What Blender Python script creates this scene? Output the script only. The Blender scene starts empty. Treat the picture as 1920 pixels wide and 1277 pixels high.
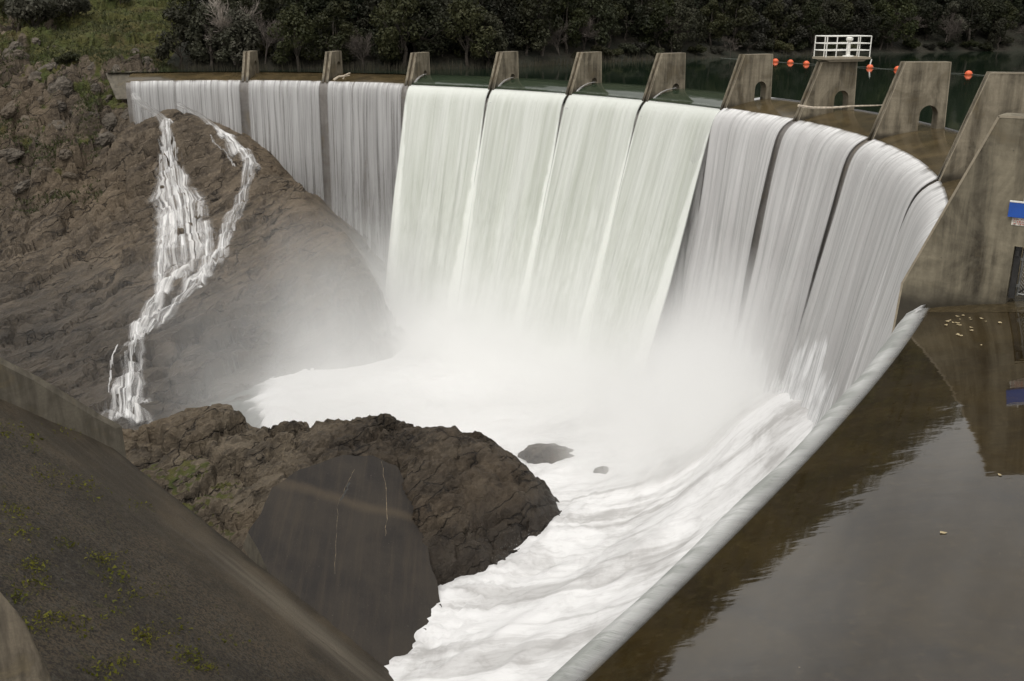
import bpy, bmesh, math, random
import numpy as np
from mathutils import Vector, Matrix
from mathutils.geometry import tessellate_polygon

scene = bpy.context.scene
COL = scene.collection
R_ = math.radians

# ------------------------------------------------------------------ camera model
F, CX, CY, HC = 1867.0, 960.0, 638.5, 8.0
TH = math.atan((CY - 20) / F)
cT, sT = math.cos(TH), math.sin(TH)
O = np.array([0, 0, HC])

def ray(u, v):
    x = (u - CX) / F; y = -(v - CY) / F
    return np.array([x, cT + y * sT, -sT + y * cT])
def at_z(u, v, z):
    r = ray(u, v); return O + r * ((z - HC) / r[2])
def at_y(u, v, Y):
    r = ray(u, v); return O + r * (Y / r[1])
def on_plane(u, v, p0, n):
    r = ray(u, v); t = ((np.array(p0) - O) @ n) / (r @ n); return O + r * t
def proj(p):
    d = np.asarray(p, float) - O
    Z = d[..., 1] * cT - d[..., 2] * sT; Y = d[..., 1] * sT + d[..., 2] * cT
    return CX + F * d[..., 0] / Z, CY - F * Y / Z

cam = bpy.data.cameras.new('camera'); cam.lens = 35.0; cam.sensor_width = 36.0
cam.clip_end = 3000; cam.clip_start = 0.1
camo = bpy.data.objects.new('camera', cam); COL.objects.link(camo)
camo.location = (0, 0, HC); camo.rotation_euler = (math.pi / 2 - TH, 0, 0)
scene.camera = camo

# ------------------------------------------------------------------ noise
def _hash(ix, iy, iz, seed):
    n = (ix * 374761393 + iy * 668265263 + iz * 2147483647 + seed * 1274126177) & 0xffffffff
    n = ((n ^ (n >> 13)) * 1274126177) & 0xffffffff
    n = ((n ^ (n >> 15)) * 2246822519) & 0xffffffff
    return ((n ^ (n >> 16)) & 0xffffff) / float(0xffffff)
def vnoise(p, seed=0):
    p = np.asarray(p, float)
    i = np.floor(p).astype(np.int64); f = p - i; f = f * f * f * (f * (f * 6 - 15) + 10)
    r = 0
    for dx in (0, 1):
        wx = f[..., 0] if dx else 1 - f[..., 0]
        for dy in (0, 1):
            wy = f[..., 1] if dy else 1 - f[..., 1]
            for dz in (0, 1):
                wz = f[..., 2] if dz else 1 - f[..., 2]
                r = r + wx * wy * wz * _hash(i[..., 0] + dx, i[..., 1] + dy, i[..., 2] + dz, seed)
    return r * 2 - 1
def fbm(p, octaves=4, seed=0, gain=0.5, lac=2.03):
    a, s, t = 1.0, 0.0, 0.0; p = np.asarray(p, float)
    for o in range(octaves):
        s = s + a * vnoise(p, seed + o); t += a; a *= gain; p = p * lac + 7.3
    return s / t
def ridged(p, octaves=4, seed=0):
    a, s, t = 1.0, 0.0, 0.0; p = np.asarray(p, float)
    for o in range(octaves):
        s = s + a * (1 - 2 * np.abs(vnoise(p, seed + o))); t += a; a *= 0.5; p = p * 2.07 + 3.1
    return s / t
def cells(p, seed=0, n=1):
    """cellular noise: (distance to nearest feature, random id of it)"""
    p = np.asarray(p, float); i = np.floor(p).astype(np.int64)
    best = np.full(p.shape[:-1], 9.0); second = np.full(p.shape[:-1], 9.0); idv = np.zeros(p.shape[:-1])
    for dx in (-1, 0, 1):
        for dy in (-1, 0, 1):
            for dz in (-1, 0, 1):
                c = i + np.array([dx, dy, dz])
                q = np.stack([c[..., k] + _hash(c[..., 0], c[..., 1], c[..., 2], seed + 11 * k) for k in range(3)], -1)
                d = np.sqrt(((q - p) ** 2).sum(-1))
                m = d < best
                second = np.where(m, best, np.minimum(second, d))
                idv = np.where(m, _hash(c[..., 0], c[..., 1], c[..., 2], seed + 77), idv)
                best = np.where(m, d, best)
    return best, second, idv
def sstep(a, b, x):
    t = np.clip((np.asarray(x, float) - a) / (b - a), 0, 1); return t * t * (3 - 2 * t)

def stack3(X, Y, Z): return np.stack(np.broadcast_arrays(X, Y, Z), -1).astype(float)

# ------------------------------------------------------------------ objects
def link(o): COL.objects.link(o); return o
def empty(name, loc=(0, 0, 0), rz=0):
    o = bpy.data.objects.new(name, None); link(o); o.location = loc; o.rotation_euler = (0, 0, rz); o.empty_display_size = .2
    return o
def tag(o, label, cat, group=None, kind=None):
    o['label'] = label; o['category'] = cat
    if group: o['group'] = group
    if kind: o['kind'] = kind
    return o
def struct(o, kind='structure'): o['kind'] = kind; return o
def obj_bm(name, bm, mats, parent=None, smooth=False):
    me = bpy.data.meshes.new(name); bm.to_mesh(me); bm.free()
    for m in (mats if isinstance(mats, (list, tuple)) else [mats]): me.materials.append(m)
    if smooth:
        for p in me.polygons: p.use_smooth = True
    o = bpy.data.objects.new(name, me); link(o)
    if parent: o.parent = parent
    return o
def obj_py(name, V, Fs, mats, parent=None, smooth=False, uv=None, attrs=None):
    me = bpy.data.meshes.new(name)
    me.from_pydata([tuple(map(float, v)) for v in V], [], [tuple(map(int, f)) for f in Fs])
    for m in (mats if isinstance(mats, (list, tuple)) else [mats]): me.materials.append(m)
    if smooth: me.polygons.foreach_set('use_smooth', [True] * len(me.polygons))
    if uv is not None:
        l = me.uv_layers.new(name='UVMap'); li = np.zeros(len(me.loops), dtype=np.int32); me.loops.foreach_get('vertex_index', li)
        l.data.foreach_set('uv', np.asarray(uv, float)[li].ravel())
    for k, a in (attrs or {}).items():
        at = me.attributes.new(k, 'FLOAT', 'POINT'); at.data.foreach_set('value', np.asarray(a, float).ravel())
    me.update()
    o = bpy.data.objects.new(name, me); link(o)
    if parent: o.parent = parent
    return o
def grid_faces(nr, nc, flip=False):
    i = np.arange((nr - 1) * (nc - 1)); r = i // (nc - 1); c = i % (nc - 1); a = r * nc + c
    f = np.stack([a, a + 1, a + nc + 1, a + nc], -1)
    return f[:, ::-1] if flip else f
def grid_obj(name, P, mats, parent=None, smooth=True, uv=None, attrs=None, flip=False, keep=None):
    nr, nc = P.shape[:2]; fs = grid_faces(nr, nc, flip)
    if keep is not None:
        k = keep.ravel(); fs = fs[k[fs].all(1)]
    return obj_py(name, P.reshape(-1, 3), fs, mats, parent, smooth, None if uv is None else uv.reshape(-1, 2), attrs)
def bm_box(bm, size, M=Matrix(), mi=0):
    r = bmesh.ops.create_cube(bm, size=1, matrix=M @ Matrix.Diagonal((*size, 1)))
    for f in set(f for v in r['verts'] for f in v.link_faces): f.material_index = mi
    return r['verts']
def bm_tube(bm, a, b, r0, r1=None, n=8, caps=True):
    a, b = Vector(a), Vector(b); d = b - a
    if d.length < 1e-6: return
    r1 = r0 if r1 is None else r1
    x = d.orthogonal().normalized(); y = d.normalized().cross(x)
    cs = [x * math.cos(2 * math.pi * k / n) + y * math.sin(2 * math.pi * k / n) for k in range(n)]
    va = [bm.verts.new(a + c * r0) for c in cs]; vb = [bm.verts.new(b + c * r1) for c in cs]
    for k in range(n): bm.faces.new((va[k], va[(k + 1) % n], vb[(k + 1) % n], vb[k]))
    if caps: bm.faces.new(va[::-1]); bm.faces.new(vb)
def frame(p, ex, ey, ez):
    M = Matrix.Identity(4)
    for i in range(3):
        M[i][0], M[i][1], M[i][2], M[i][3] = ex[i], ey[i], ez[i], p[i]
    return M

# ------------------------------------------------------------------ materials
class NT:
    def __init__(s, name):
        s.m = bpy.data.materials.new(name); s.m.use_nodes = True; s.t = s.m.node_tree; s.t.nodes.clear()
        s.out = s.n('ShaderNodeOutputMaterial')
    def n(s, t, **kw):
        nd = s.t.nodes.new(t)
        for k, v in kw.items(): setattr(nd, k, v)
        return nd
    def l(s, a, b): s.t.links.new(a, b)
    def set(s, sock, v):
        if isinstance(v, bpy.types.NodeSocket): s.l(v, sock)
        elif isinstance(v, bpy.types.Node): s.l(v.outputs[0], sock)
        else:
            if sock.type == 'RGBA' and not hasattr(v, '__len__'): v = (v, v, v, 1)
            elif sock.type == 'RGBA' and len(v) == 3: v = (*v, 1)
            sock.default_value = v
    def coords(s, kind='Object', scale=(1, 1, 1), rot=(0, 0, 0), loc=(0, 0, 0)):
        if kind == 'World': src = s.n('ShaderNodeNewGeometry').outputs['Position']
        else: src = s.n('ShaderNodeTexCoord').outputs[kind]
        m = s.n('ShaderNodeMapping'); s.l(src, m.inputs[0])
        m.inputs['Scale'].default_value = scale; m.inputs['Rotation'].default_value = rot; m.inputs['Location'].default_value = loc
        return m.outputs[0]
    def noise(s, vec, scale, detail=4, rough=.55, dist=0, fac=True):
        nd = s.n('ShaderNodeTexNoise'); s.l(vec, nd.inputs['Vector'])
        nd.inputs['Scale'].default_value = scale; nd.inputs['Detail'].default_value = detail
        nd.inputs['Roughness'].default_value = rough; nd.inputs['Distortion'].default_value = dist
        return nd.outputs[0]
    def voro(s, vec, scale, feature='F1'):
        nd = s.n('ShaderNodeTexVoronoi', feature=feature); s.l(vec, nd.inputs['Vector']); nd.inputs['Scale'].default_value = scale
        return nd.outputs['Distance']
    def ramp(s, fac, *stops, interp='LINEAR'):
        r = s.n('ShaderNodeValToRGB'); s.set(r.inputs[0], fac); cr = r.color_ramp; cr.interpolation = interp
        while len(cr.elements) < len(stops): cr.elements.new(.5)
        for e, (p, c) in zip(cr.elements, stops):
            e.position = p; e.color = (c, c, c, 1) if not hasattr(c, '__len__') else (*c, 1)
        return r.outputs[0]
    def mix(s, fac, a, b, mode='MIX'):
        m = s.n('ShaderNodeMix', data_type='RGBA', blend_type=mode)
        s.set(m.inputs[0], fac); s.set(m.inputs[6], a); s.set(m.inputs[7], b); return m.outputs[2]
    def math(s, op, a, b=0, clamp=False):
        m = s.n('ShaderNodeMath', operation=op); m.use_clamp = clamp; s.set(m.inputs[0], a); s.set(m.inputs[1], b); return m.outputs[0]
    def maprange(s, v, a, b, c=0, d=1, smooth=True):
        m = s.n('ShaderNodeMapRange'); m.interpolation_type = 'SMOOTHSTEP' if smooth else 'LINEAR'
        s.set(m.inputs[0], v)
        for i, x in enumerate((a, b, c, d)): m.inputs[i + 1].default_value = x
        return m.outputs[0]
    def attr(s, name):
        a = s.n('ShaderNodeAttribute'); a.attribute_name = name; return a.outputs['Fac']
    def dots(s, *vs):
        src = s.n('ShaderNodeNewGeometry').outputs['Position']; cm = s.n('ShaderNodeCombineXYZ')
        for k, v in enumerate(vs):
            d = s.n('ShaderNodeVectorMath', operation='DOT_PRODUCT'); s.l(src, d.inputs[0]); d.inputs[1].default_value = v; s.l(d.outputs['Value'], cm.inputs[k])
        return cm.outputs[0]
    def sep(s, vec):
        x = s.n('ShaderNodeSeparateXYZ'); s.l(vec, x.inputs[0]); return x.outputs
    def bump(s, h, strength=.3, dist=.1, normal=None):
        b = s.n('ShaderNodeBump'); b.inputs['Strength'].default_value = strength; b.inputs['Distance'].default_value = dist
        s.l(h, b.inputs['Height'])
        if normal is not None: s.l(normal, b.inputs['Normal'])
        return b.outputs[0]
    def principled(s, color, rough=.7, normal=None, spec=.5, alpha=None, metallic=0, out=True, ior=None, sss=None, coat=None):
        p = s.n('ShaderNodeBsdfPrincipled'); s.set(p.inputs['Base Color'], color); s.set(p.inputs['Roughness'], rough)
        p.inputs['Specular IOR Level'].default_value = spec; s.set(p.inputs['Metallic'], metallic)
        if normal is not None: s.l(normal, p.inputs['Normal'])
        if alpha is not None: s.set(p.inputs['Alpha'], alpha)
        if ior: p.inputs['IOR'].default_value = ior
        if coat: p.inputs['Coat Weight'].default_value = coat; p.inputs['Coat Roughness'].default_value = .03; p.inputs['Coat IOR'].default_value = 1.33
        if out: s.l(p.outputs[0], s.out.inputs[0])
        return p

def plain(name, color, rough=.6, metallic=0, var=.15, scale=6, bump=.1):
    t = NT(name); v = t.coords('Object')
    n1 = t.noise(v, scale, 5)
    c = t.mix(t.maprange(n1, .3, .7), tuple(x * (1 - var) for x in color), tuple(min(1, x * (1 + var)) for x in color))
    t.principled(c, rough, t.bump(t.noise(v, scale * 4, 3), bump, .02), metallic=metallic); return t.m

def concrete(name, light=(.30, .265, .20), dark=(.085, .072, .05), stain=.55, wet_z=None, rough=.75, scale=1.0):
    t = NT(name); w = t.coords('World'); 
    vs = t.coords('World', scale=(1.6, 1.6, .16))
    streak = t.noise(vs, 1.3 * scale, 6, .62)
    blot = t.noise(w, .55 * scale, 6, .65, .6)
    fine = t.noise(w, 9 * scale, 5, .6)
    board = t.noise(t.coords('World', scale=(.15, .15, 5.5)), 1.0, 2)
    s = t.math('MULTIPLY', t.maprange(streak, .36, .68), .7)
    s = t.math('ADD', s, t.math('MULTIPLY', t.maprange(blot, .38, .66), .6))
    s = t.math('MULTIPLY', s, stain, clamp=True)
    c = t.mix(s, light, dark)
    c = t.mix(t.math('MULTIPLY', t.maprange(blot, .52, .7), .35), c, (.23, .18, .10))
    c = t.mix(t.maprange(fine, .3, .75, 0, .35), c, tuple(x * .45 for x in light))
    c = t.mix(t.maprange(board, .35, .65, 0, .12), c, (.05, .045, .035))
    pits = t.maprange(t.voro(w, 5 * scale), 0, .16, .7, 0)
    c = t.mix(t.math('MULTIPLY', pits, t.maprange(t.noise(w, 1.1, 2), .5, .62)), c, (.03, .026, .02))
    r = rough
    if wet_z is not None:
        z = t.sep(w)[2]
        zz = t.math('ADD', z, t.math('MULTIPLY', t.noise(w, 1.2, 4), .9))
        wet = t.maprange(zz, wet_z + .75, wet_z + .1)
        c = t.mix(t.math('MULTIPLY', wet, .85), c, (.022, .018, .012)); r = t.maprange(zz, wet_z + .7, wet_z, rough, .3)
    h = t.math('ADD', t.math('MULTIPLY', fine, .6), t.math('MULTIPLY', board, .5))
    t.principled(c, r, t.bump(h, .35, .03), spec=.35); return t.m

M_pier = concrete('weathered_concrete', (.275, .236, .170), (.060, .049, .032), .95, wet_z=.45)
M_edge = concrete('worn_concrete_edge', (.36, .31, .23), (.16, .135, .095), .4)
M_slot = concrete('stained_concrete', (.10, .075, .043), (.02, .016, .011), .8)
M_abut = concrete('abutment_concrete', (.27, .235, .165), (.035, .028, .018), .95, wet_z=.45)
M_face = concrete('wet_dam_concrete', (.22, .205, .19), (.11, .10, .092), .8, rough=.5)
M_ledge = concrete('lichened_concrete', (.17, .14, .10), (.035, .028, .02), .9, scale=3)
M_wallleft = concrete('old_wall_concrete', (.15, .132, .10), (.05, .043, .032), .85)

def wet_crest():
    t = NT('wet_crest'); w = t.coords('World')
    n = t.noise(w, .5, 6, .6, .5); f = t.noise(w, 7, 4)
    c = t.mix(t.maprange(n, .35, .65), (.085, .062, .030), (.040, .030, .015))
    c = t.mix(t.maprange(f, .45, .7, 0, .4), c, (.13, .10, .055))
    t.principled(c, .15, t.bump(t.noise(w, 2.2, 3), .06, .05), spec=.4, ior=1.33); return t.m
M_crest = wet_crest()
M_spill = concrete('dark_spillway_concrete', (.06, .055, .045), (.02, .018, .015), .8, rough=.45)

STRATA = ((.64, -.63, -.44), (.77, .54, .35), (0, -.55, .83))
def rock_mat(name, base=(.13, .108, .082), dark=(.045, .037, .03), grass=0.0, strata=(R_(20), R_(-30), R_(25)), wetline=None):
    t = NT(name); w = t.coords('World')
    ws = t.dots(*[tuple(np.array(v_) * k_) for v_, k_ in zip(STRATA, (1.25, .42, .8))])
    n1 = t.noise(w, .18, 7, .65, .5); n2 = t.noise(ws, .8, 6, .6, .4); n3 = t.noise(w, 3.2, 6, .7)
    c = t.mix(t.maprange(n1, .34, .66), base, tuple(x * .62 for x in base))
    c = t.mix(t.maprange(n2, .42, .68, 0, .8), c, dark)
    c = t.mix(t.maprange(n3, .48, .75, 0, .6), c, tuple(min(1, x * 1.55) for x in base))
    c = t.mix(t.maprange(t.noise(w, .07, 3), .5, .62, 0, .3), c, (.14, .10, .06))
    wd = t.n('ShaderNodeVectorMath', operation='ADD'); t.l(t.dots(*[tuple(np.array(v_) * k_) for v_, k_ in zip(STRATA, (.75, .16, .30))]), wd.inputs[0]); nz = t.n('ShaderNodeTexNoise'); t.l(w, nz.inputs['Vector']); nz.inputs['Scale'].default_value = .7; nz.inputs['Detail'].default_value = 5; sc_ = t.n('ShaderNodeVectorMath', operation='SCALE'); t.l(nz.outputs['Color'], sc_.inputs[0]); sc_.inputs['Scale'].default_value = .8; t.l(sc_.outputs[0], wd.inputs[1])
    crk = t.voro(wd.outputs[0], 1.0, 'DISTANCE_TO_EDGE')
    crm = t.math('MULTIPLY', t.maprange(crk, 0, .035, 1, 0), t.maprange(t.noise(w, .25, 4), .40, .58))
    c = t.mix(t.math('MULTIPLY', crm, .7), c, (.015, .012, .010))
    if grass:
        g = t.attr('grass')
        gm = t.maprange(t.math('ADD', g, t.math('MULTIPLY', t.math('SUBTRACT', t.noise(w, .9, 6, .7), .5), 1.1)), .42, .62)
        gc = t.mix(t.maprange(t.noise(w, .35, 5, .7), .36, .64), (.050, .062, .013), (.088, .082, .022))
        gc = t.mix(t.maprange(t.noise(w, 2.6, 5, .7), .45, .7, 0, .75), gc, (.030, .028, .010))
        gc = t.mix(t.maprange(t.noise(w, .16, 4), .53, .66, 0, .55), gc, (.085, .058, .028))
        c = t.mix(gm, c, gc)
    r = .8
    if wetline is not None:
        z = t.sep(w)[2]; zz = t.math('ADD', z, t.math('MULTIPLY', t.noise(w, .25, 4), wetline[2]))
        wm = t.maprange(zz, wetline[0], wetline[1], 0, 1)
        c = t.mix(t.math('MULTIPLY', wm, .55), c, (.030, .027, .024)); r = t.maprange(zz, wetline[0], wetline[1], .8, .42)
    wv = t.math('MULTIPLY', t.attr('wet'), t.maprange(t.noise(w, .5, 4), .3, .6, .6, 1)); c = t.mix(wv, c, t.mix(1.0, c, (.42, .40, .40), 'MULTIPLY'))
    h = t.math('ADD', t.math('MULTIPLY', n3, .6), t.math('MULTIPLY', n2, .8))
    h = t.math('SUBTRACT', h, t.math('MULTIPLY', crm, .5))
    t.principled(c, r, t.bump(h, 1.0, .5), spec=.3); return t.m
M_hill = rock_mat('hillside_rock', (.150, .118, .084), (.034, .027, .021), grass=1, wetline=(-12, -17, 9))
M_outcrop = rock_mat('outcrop_rock', (.150, .120, .084), (.030, .024, .018), grass=1, strata=(R_(-20), R_(15), R_(-30)), wetline=(-21.5, -24.0, 3))
M_boulder = rock_mat('boulder_rock', (.15, .128, .102), (.04, .033, .026))
M_wetrock = rock_mat('wet_rock', (.12, .10, .078), (.04, .033, .027))

def forest_floor():
    t = NT('forest_floor'); w = t.coords('World')
    c = t.mix(t.maprange(t.noise(w, .25, 6, .7), .35, .65), (.012, .014, .006), (.022, .018, .010))
    c = t.mix(t.maprange(t.noise(w, .9, 6, .7), .55, .7), c, (.026, .021, .012))
    t.principled(c, .9, t.bump(t.noise(w, 1.5, 6), .8, .5)); return t.m
M_floor = forest_floor()

def leaf_mat(name, a, b, rough=.6):
    t = NT(name); oi = t.n('ShaderNodeObjectInfo'); w = t.coords('Object')
    geo = t.n('ShaderNodeNewGeometry')
    k = t.noise(w, .55, 3); c = t.mix(t.maprange(k, .35, .65), a, b)
    c = t.mix(t.math('MULTIPLY', geo.outputs['Random Per Island'], .5), c, tuple(x * .45 for x in a))
    hs = t.n('ShaderNodeHueSaturation'); t.l(c, hs.inputs['Color'])
    t.set(hs.inputs['Value'], t.maprange(oi.outputs['Random'], 0, 1, .38, 1.15, False))
    t.set(hs.inputs['Hue'], t.maprange(t.math('FRACT', t.math('MULTIPLY', oi.outputs['Random'], 7.3)), 0, 1, .475, .515, False))
    t.set(hs.inputs['Saturation'], t.maprange(t.math('FRACT', t.math('MULTIPLY', oi.outputs['Random'], 3.7)), 0, 1, .6, 1.0, False))
    p = t.principled(hs.outputs[0], rough, spec=.2, out=False)
    tr = t.n('ShaderNodeBsdfTranslucent'); t.l(hs.outputs[0], tr.inputs[0])
    mx = t.n('ShaderNodeMixShader'); mx.inputs[0].default_value = .25
    t.l(p.outputs[0], mx.inputs[1]); t.l(tr.outputs[0], mx.inputs[2]); t.l(mx.outputs[0], t.out.inputs[0]); return t.m
M_oak = leaf_mat('oak_leaves', (.034, .040, .013), (.058, .060, .022))
M_olive = leaf_mat('grey_green_leaves', (.055, .056, .031), (.080, .076, .046))
M_pine = leaf_mat('pine_needles', (.020, .028, .011), (.034, .042, .015))
M_brush = leaf_mat('brush_leaves', (.046, .053, .014), (.076, .074, .024))
M_reed = leaf_mat('reed_blades', (.11, .10, .045), (.16, .135, .07))
M_bark = plain('bark', (.055, .045, .035), .9, var=.4, scale=4, bump=.6)
M_twig = plain('bare_twigs', (.090, .074, .062), .85, var=.3, scale=2)
M_drift = plain('driftwood', (.42, .36, .28), .8, var=.3, scale=5, bump=.4)
M_white = plain('white_paint', (.74, .73, .68), .5, var=.1, scale=8)
M_orange = plain('orange_plastic', (.72, .13, .045), .45, var=.12, scale=3)
M_rope = plain('grey_cable', (.16, .17, .15), .7)
M_blue = plain('blue_enamel', (.012, .075, .36), .4, var=.08, scale=3)
M_black = plain('black_painted_steel', (.022, .021, .020), .5, var=.3, scale=5)
M_steel = plain('galvanised_steel', (.20, .20, .19), .45, metallic=.6, var=.25, scale=6)
M_red = plain('red_paint', (.45, .06, .04), .6)

# water
def fall_mat(name, col, dark, thin=0.0, streak=1.0, su=1.0):
    """falling water: uv is metres along the crest, metres down the fall"""
    t = NT(name)
    def uvn(sx, sy, det, rough=.6, dist=0): return t.noise(t.coords('UV', scale=(sx * su, sy, 1)), 1.0, det, rough, dist)
    broad = uvn(.35, .03, 3); mid = uvn(1.6, .045, 4, .6, .15); fine = uvn(9.0, .07, 4, .7); lump = uvn(1.9, .42, 6, .68, .6)
    y = t.sep(t.coords('UV'))[1]
    turb = t.maprange(y, 3, 20)
    s = t.math('ADD', t.math('MULTIPLY', t.maprange(mid, .36, .66), .50 * streak), t.math('MULTIPLY', t.maprange(fine, .32, .70), .34 * streak))
    s = t.math('ADD', s, t.math('MULTIPLY', t.math('MULTIPLY', t.maprange(lump, .42, .64), turb), .55 * streak))
    s = t.math('ADD', s, t.math('MULTIPLY', t.maprange(broad, .42, .62), .40 * streak))
    s = t.math('MULTIPLY', s, t.attr('body'), clamp=True)
    edge = t.attr('edge')                                # foam at the sides of the sheet
    edgen = t.maprange(t.math('ADD', edge, t.math('MULTIPLY', t.math('SUBTRACT', lump, .5), .9)), .35, .7)
    c = t.mix(s, col, dark)
    c = t.mix(edgen, c, tuple(min(.86, x * 1.10) for x in col))
    h = t.math('ADD', t.math('MULTIPLY', mid, .9), t.math('MULTIPLY', fine, .4)); h = t.math('ADD', h, t.math('MULTIPLY', lump, .6))
    nrm = t.bump(h, .45, .3)
    p = t.principled(c, .5, nrm, spec=.25, out=False)
    tr = t.n('ShaderNodeBsdfTransparent')
    # holes where the curtain tears
    tear = t.math('ADD', t.math('MULTIPLY', mid, .5), t.math('MULTIPLY', fine, .34)); tear = t.math('ADD', tear, t.math('MULTIPLY', broad, .16))
    a = t.maprange(tear, .40, .57, 1 - thin, 1)
    lumpa = t.maprange(lump, .34, .6, 1 - thin * .8, 1)
    a = t.math('MULTIPLY', a, t.mix(turb, 1.0, lumpa))
    a = t.math('MULTIPLY', a, t.attr('alpha'), clamp=True)
    mx = t.n('ShaderNodeMixShader'); t.l(a, mx.inputs[0]); t.l(tr.outputs[0], mx.inputs[1]); t.l(p.outputs[0], mx.inputs[2])
    t.l(mx.outputs[0], t.out.inputs[0]); return t.m
M_fall_c = fall_mat('heavy_fall', (.65, .668, .625), (.44, .462, .405), thin=.0, streak=.8)
M_fall_r = fall_mat('veil_fall', (.83, .825, .815), (.47, .46, .455), thin=.45, streak=1.0)
M_fall_l = fall_mat('thin_fall', (.64, .635, .63), (.31, .305, .30), thin=.75, streak=1.0, su=1.25)
M_fall_a = fall_mat('lip_fall', (.90, .90, .885), (.34, .35, .33), thin=.35, streak=1.5, su=1.2)
M_cascade = fall_mat('cascade_foam', (.84, .835, .83), (.62, .60, .58), thin=.85, streak=.55, su=1.6)

def river_mat():
    t = NT('white_water'); w = t.coords('World')
    ws = t.coords('World', scale=(.06, .9, .3), rot=(0, 0, R_(-42)))
    st = t.noise(ws, .55, 6, .6, .7); bl = t.noise(w, .16, 6, .65, .8); fi = t.noise(t.coords('World', scale=(.4, 1.6, 1), rot=(0, 0, R_(-42))), 1.6, 6, .7, .6)
    foam = t.attr('foam')
    calm = t.attr('calm')
    s = t.math('ADD', t.math('MULTIPLY', t.maprange(st, .44, .66), .7), t.math('MULTIPLY', t.maprange(bl, .48, .64), .5))
    s = t.math('ADD', s, t.math('MULTIPLY', t.maprange(fi, .46, .70), .3))
    s = t.math('MULTIPLY', s, calm, clamp=True)
    c = t.mix(s, (.72, .715, .71), (.42, .41, .40))
    fm = t.maprange(t.math('ADD', foam, t.math('MULTIPLY', t.math('SUBTRACT', fi, .5), .5)), .15, .85)
    c = t.mix(fm, (.10, .105, .095), c)
    h = t.math('ADD', t.math('MULTIPLY', st, .8), t.math('MULTIPLY', fi, .5))
    t.principled(c, t.maprange(fm, 0, 1, .15, .6), t.bump(h, .2, .3), spec=.25); return t.m
M_river = river_mat()

def lake_mat():
    t = NT('lake_water'); w = t.coords('World', scale=(1, .5, 1))
    h = t.math('ADD', t.noise(w, .35, 3), t.math('MULTIPLY', t.noise(w, 2.0, 3), .18))
    p = t.principled((.010, .019, .011), .05, t.bump(h, .10, .12), spec=.5, ior=1.33); return t.m
M_lake = lake_mat()

def apron_mat():
    t = NT('apron_under_water'); w = t.coords('World')
    n = t.noise(w, .35, 7, .65, .6); f = t.noise(w, 6, 5, .7); sp = t.noise(t.coords('World', scale=(1.4, .5, 1), rot=(0, 0, R_(34))), 1.2, 5, .6)
    c = t.mix(t.maprange(n, .35, .66), (.034, .023, .008), (.016, .011, .005))
    c = t.mix(t.maprange(sp, .45, .68, 0, .5), c, (.030, .022, .012))
    c = t.mix(t.maprange(f, .5, .75, 0, .35), c, (.07, .052, .026))
    c = t.mix(t.maprange(t.voro(w, 1.6), 0, .035, .6, 0), c, (.20, .165, .10))
    wr = t.coords('World', scale=(.9, 2.6, 1), rot=(0, 0, R_(-34)))
    h = t.math('ADD', t.noise(wr, .55, 3, .5, .3), t.math('MULTIPLY', t.noise(wr, 3.0, 2), .10))
    t.principled(c, .04, t.bump(h, .055, .10), spec=.5, ior=1.75); return t.m
M_apron = apron_mat()

def slope_mat():
    t = NT('mossy_concrete_slope'); w = t.coords('World')
    ws = t.coords('World', scale=(.35, .35, 1.6), rot=(0, 0, 0))
    n = t.noise(w, .22, 6, .6, .4); sp = t.noise(w, 7.0, 6, .75); st = t.noise(t.coords('UV', scale=(.08, 1.3, 1)), 1.0, 6, .6, .2)
    c = t.mix(t.maprange(n, .36, .64), (.086, .065, .040), (.042, .032, .020))
    c = t.mix(t.math('MULTIPLY', t.maprange(st, .44, .7, 0, .6), t.math('SUBTRACT', 1.25, t.attr('rough'))), c, (.085, .073, .054))
    c = t.mix(t.math('MULTIPLY', t.maprange(sp, .42, .58, 0, .9), t.attr('rough')), c, (.012, .010, .008))
    c = t.mix(t.math('MULTIPLY', t.maprange(t.noise(w, 2.4, 6, .75), .52, .64, 0, .8), t.attr('rough')), c, (.070, .062, .048))
    c = t.mix(t.math('MULTIPLY', t.maprange(t.noise(w, 11, 4), .62, .72), .5), c, (.16, .14, .11))
    mo = t.math('MULTIPLY', t.maprange(t.noise(w, 1.1, 7, .8), .60, .66), t.attr('moss'))
    c = t.mix(t.math('MULTIPLY', mo, .85), c, (.052, .050, .010))
    c = t.mix(t.math('MULTIPLY', t.attr('edge'), .8), c, (.016, .012, .007))
    c = t.mix(t.math('MULTIPLY', t.attr('pale'), t.maprange(st, .3, .6, .35, .9)), c, (.17, .145, .11))
    h = t.math('ADD', t.math('MULTIPLY', sp, .8), st)
    t.principled(c, .75, t.bump(h, .9, .25), spec=.3); return t.m
M_slope = slope_mat()

def slab_mat():
    t = NT('dark_concrete_slab'); w = t.coords('UV')
    vs = t.coords('UV', scale=(1.6, .1, 1)); n = t.noise(t.coords('UV'), .25, 6, .6); s = t.noise(vs, 1.5, 6, .65)
    c = t.mix(t.maprange(n, .35, .65), (.026, .023, .021), (.040, .034, .028))
    c = t.mix(t.maprange(s, .45, .7, 0, .45), c, (.058, .046, .034))
    y = t.sep(t.coords('UV'))[1]; yy = t.math('ADD', y, t.math('MULTIPLY', t.math('SUBTRACT', t.noise(t.coords('UV'), .3, 3), .5), 1.2))
    band = t.math('MULTIPLY', t.maprange(yy, -.55, .1), t.maprange(yy, .75, .1))
    c = t.mix(t.math('MULTIPLY', band, .5), c, (.085, .066, .045))
    spk = t.maprange(t.noise(t.coords('UV'), 9, 4), .68, .74)
    c = t.mix(t.math('MULTIPLY', spk, .6), c, (.2, .17, .13))
    t.principled(c, .75, t.bump(t.noise(t.coords('UV'), 5, 5), .5, .08), spec=.2); return t.m
M_slab = slab_mat()
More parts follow.
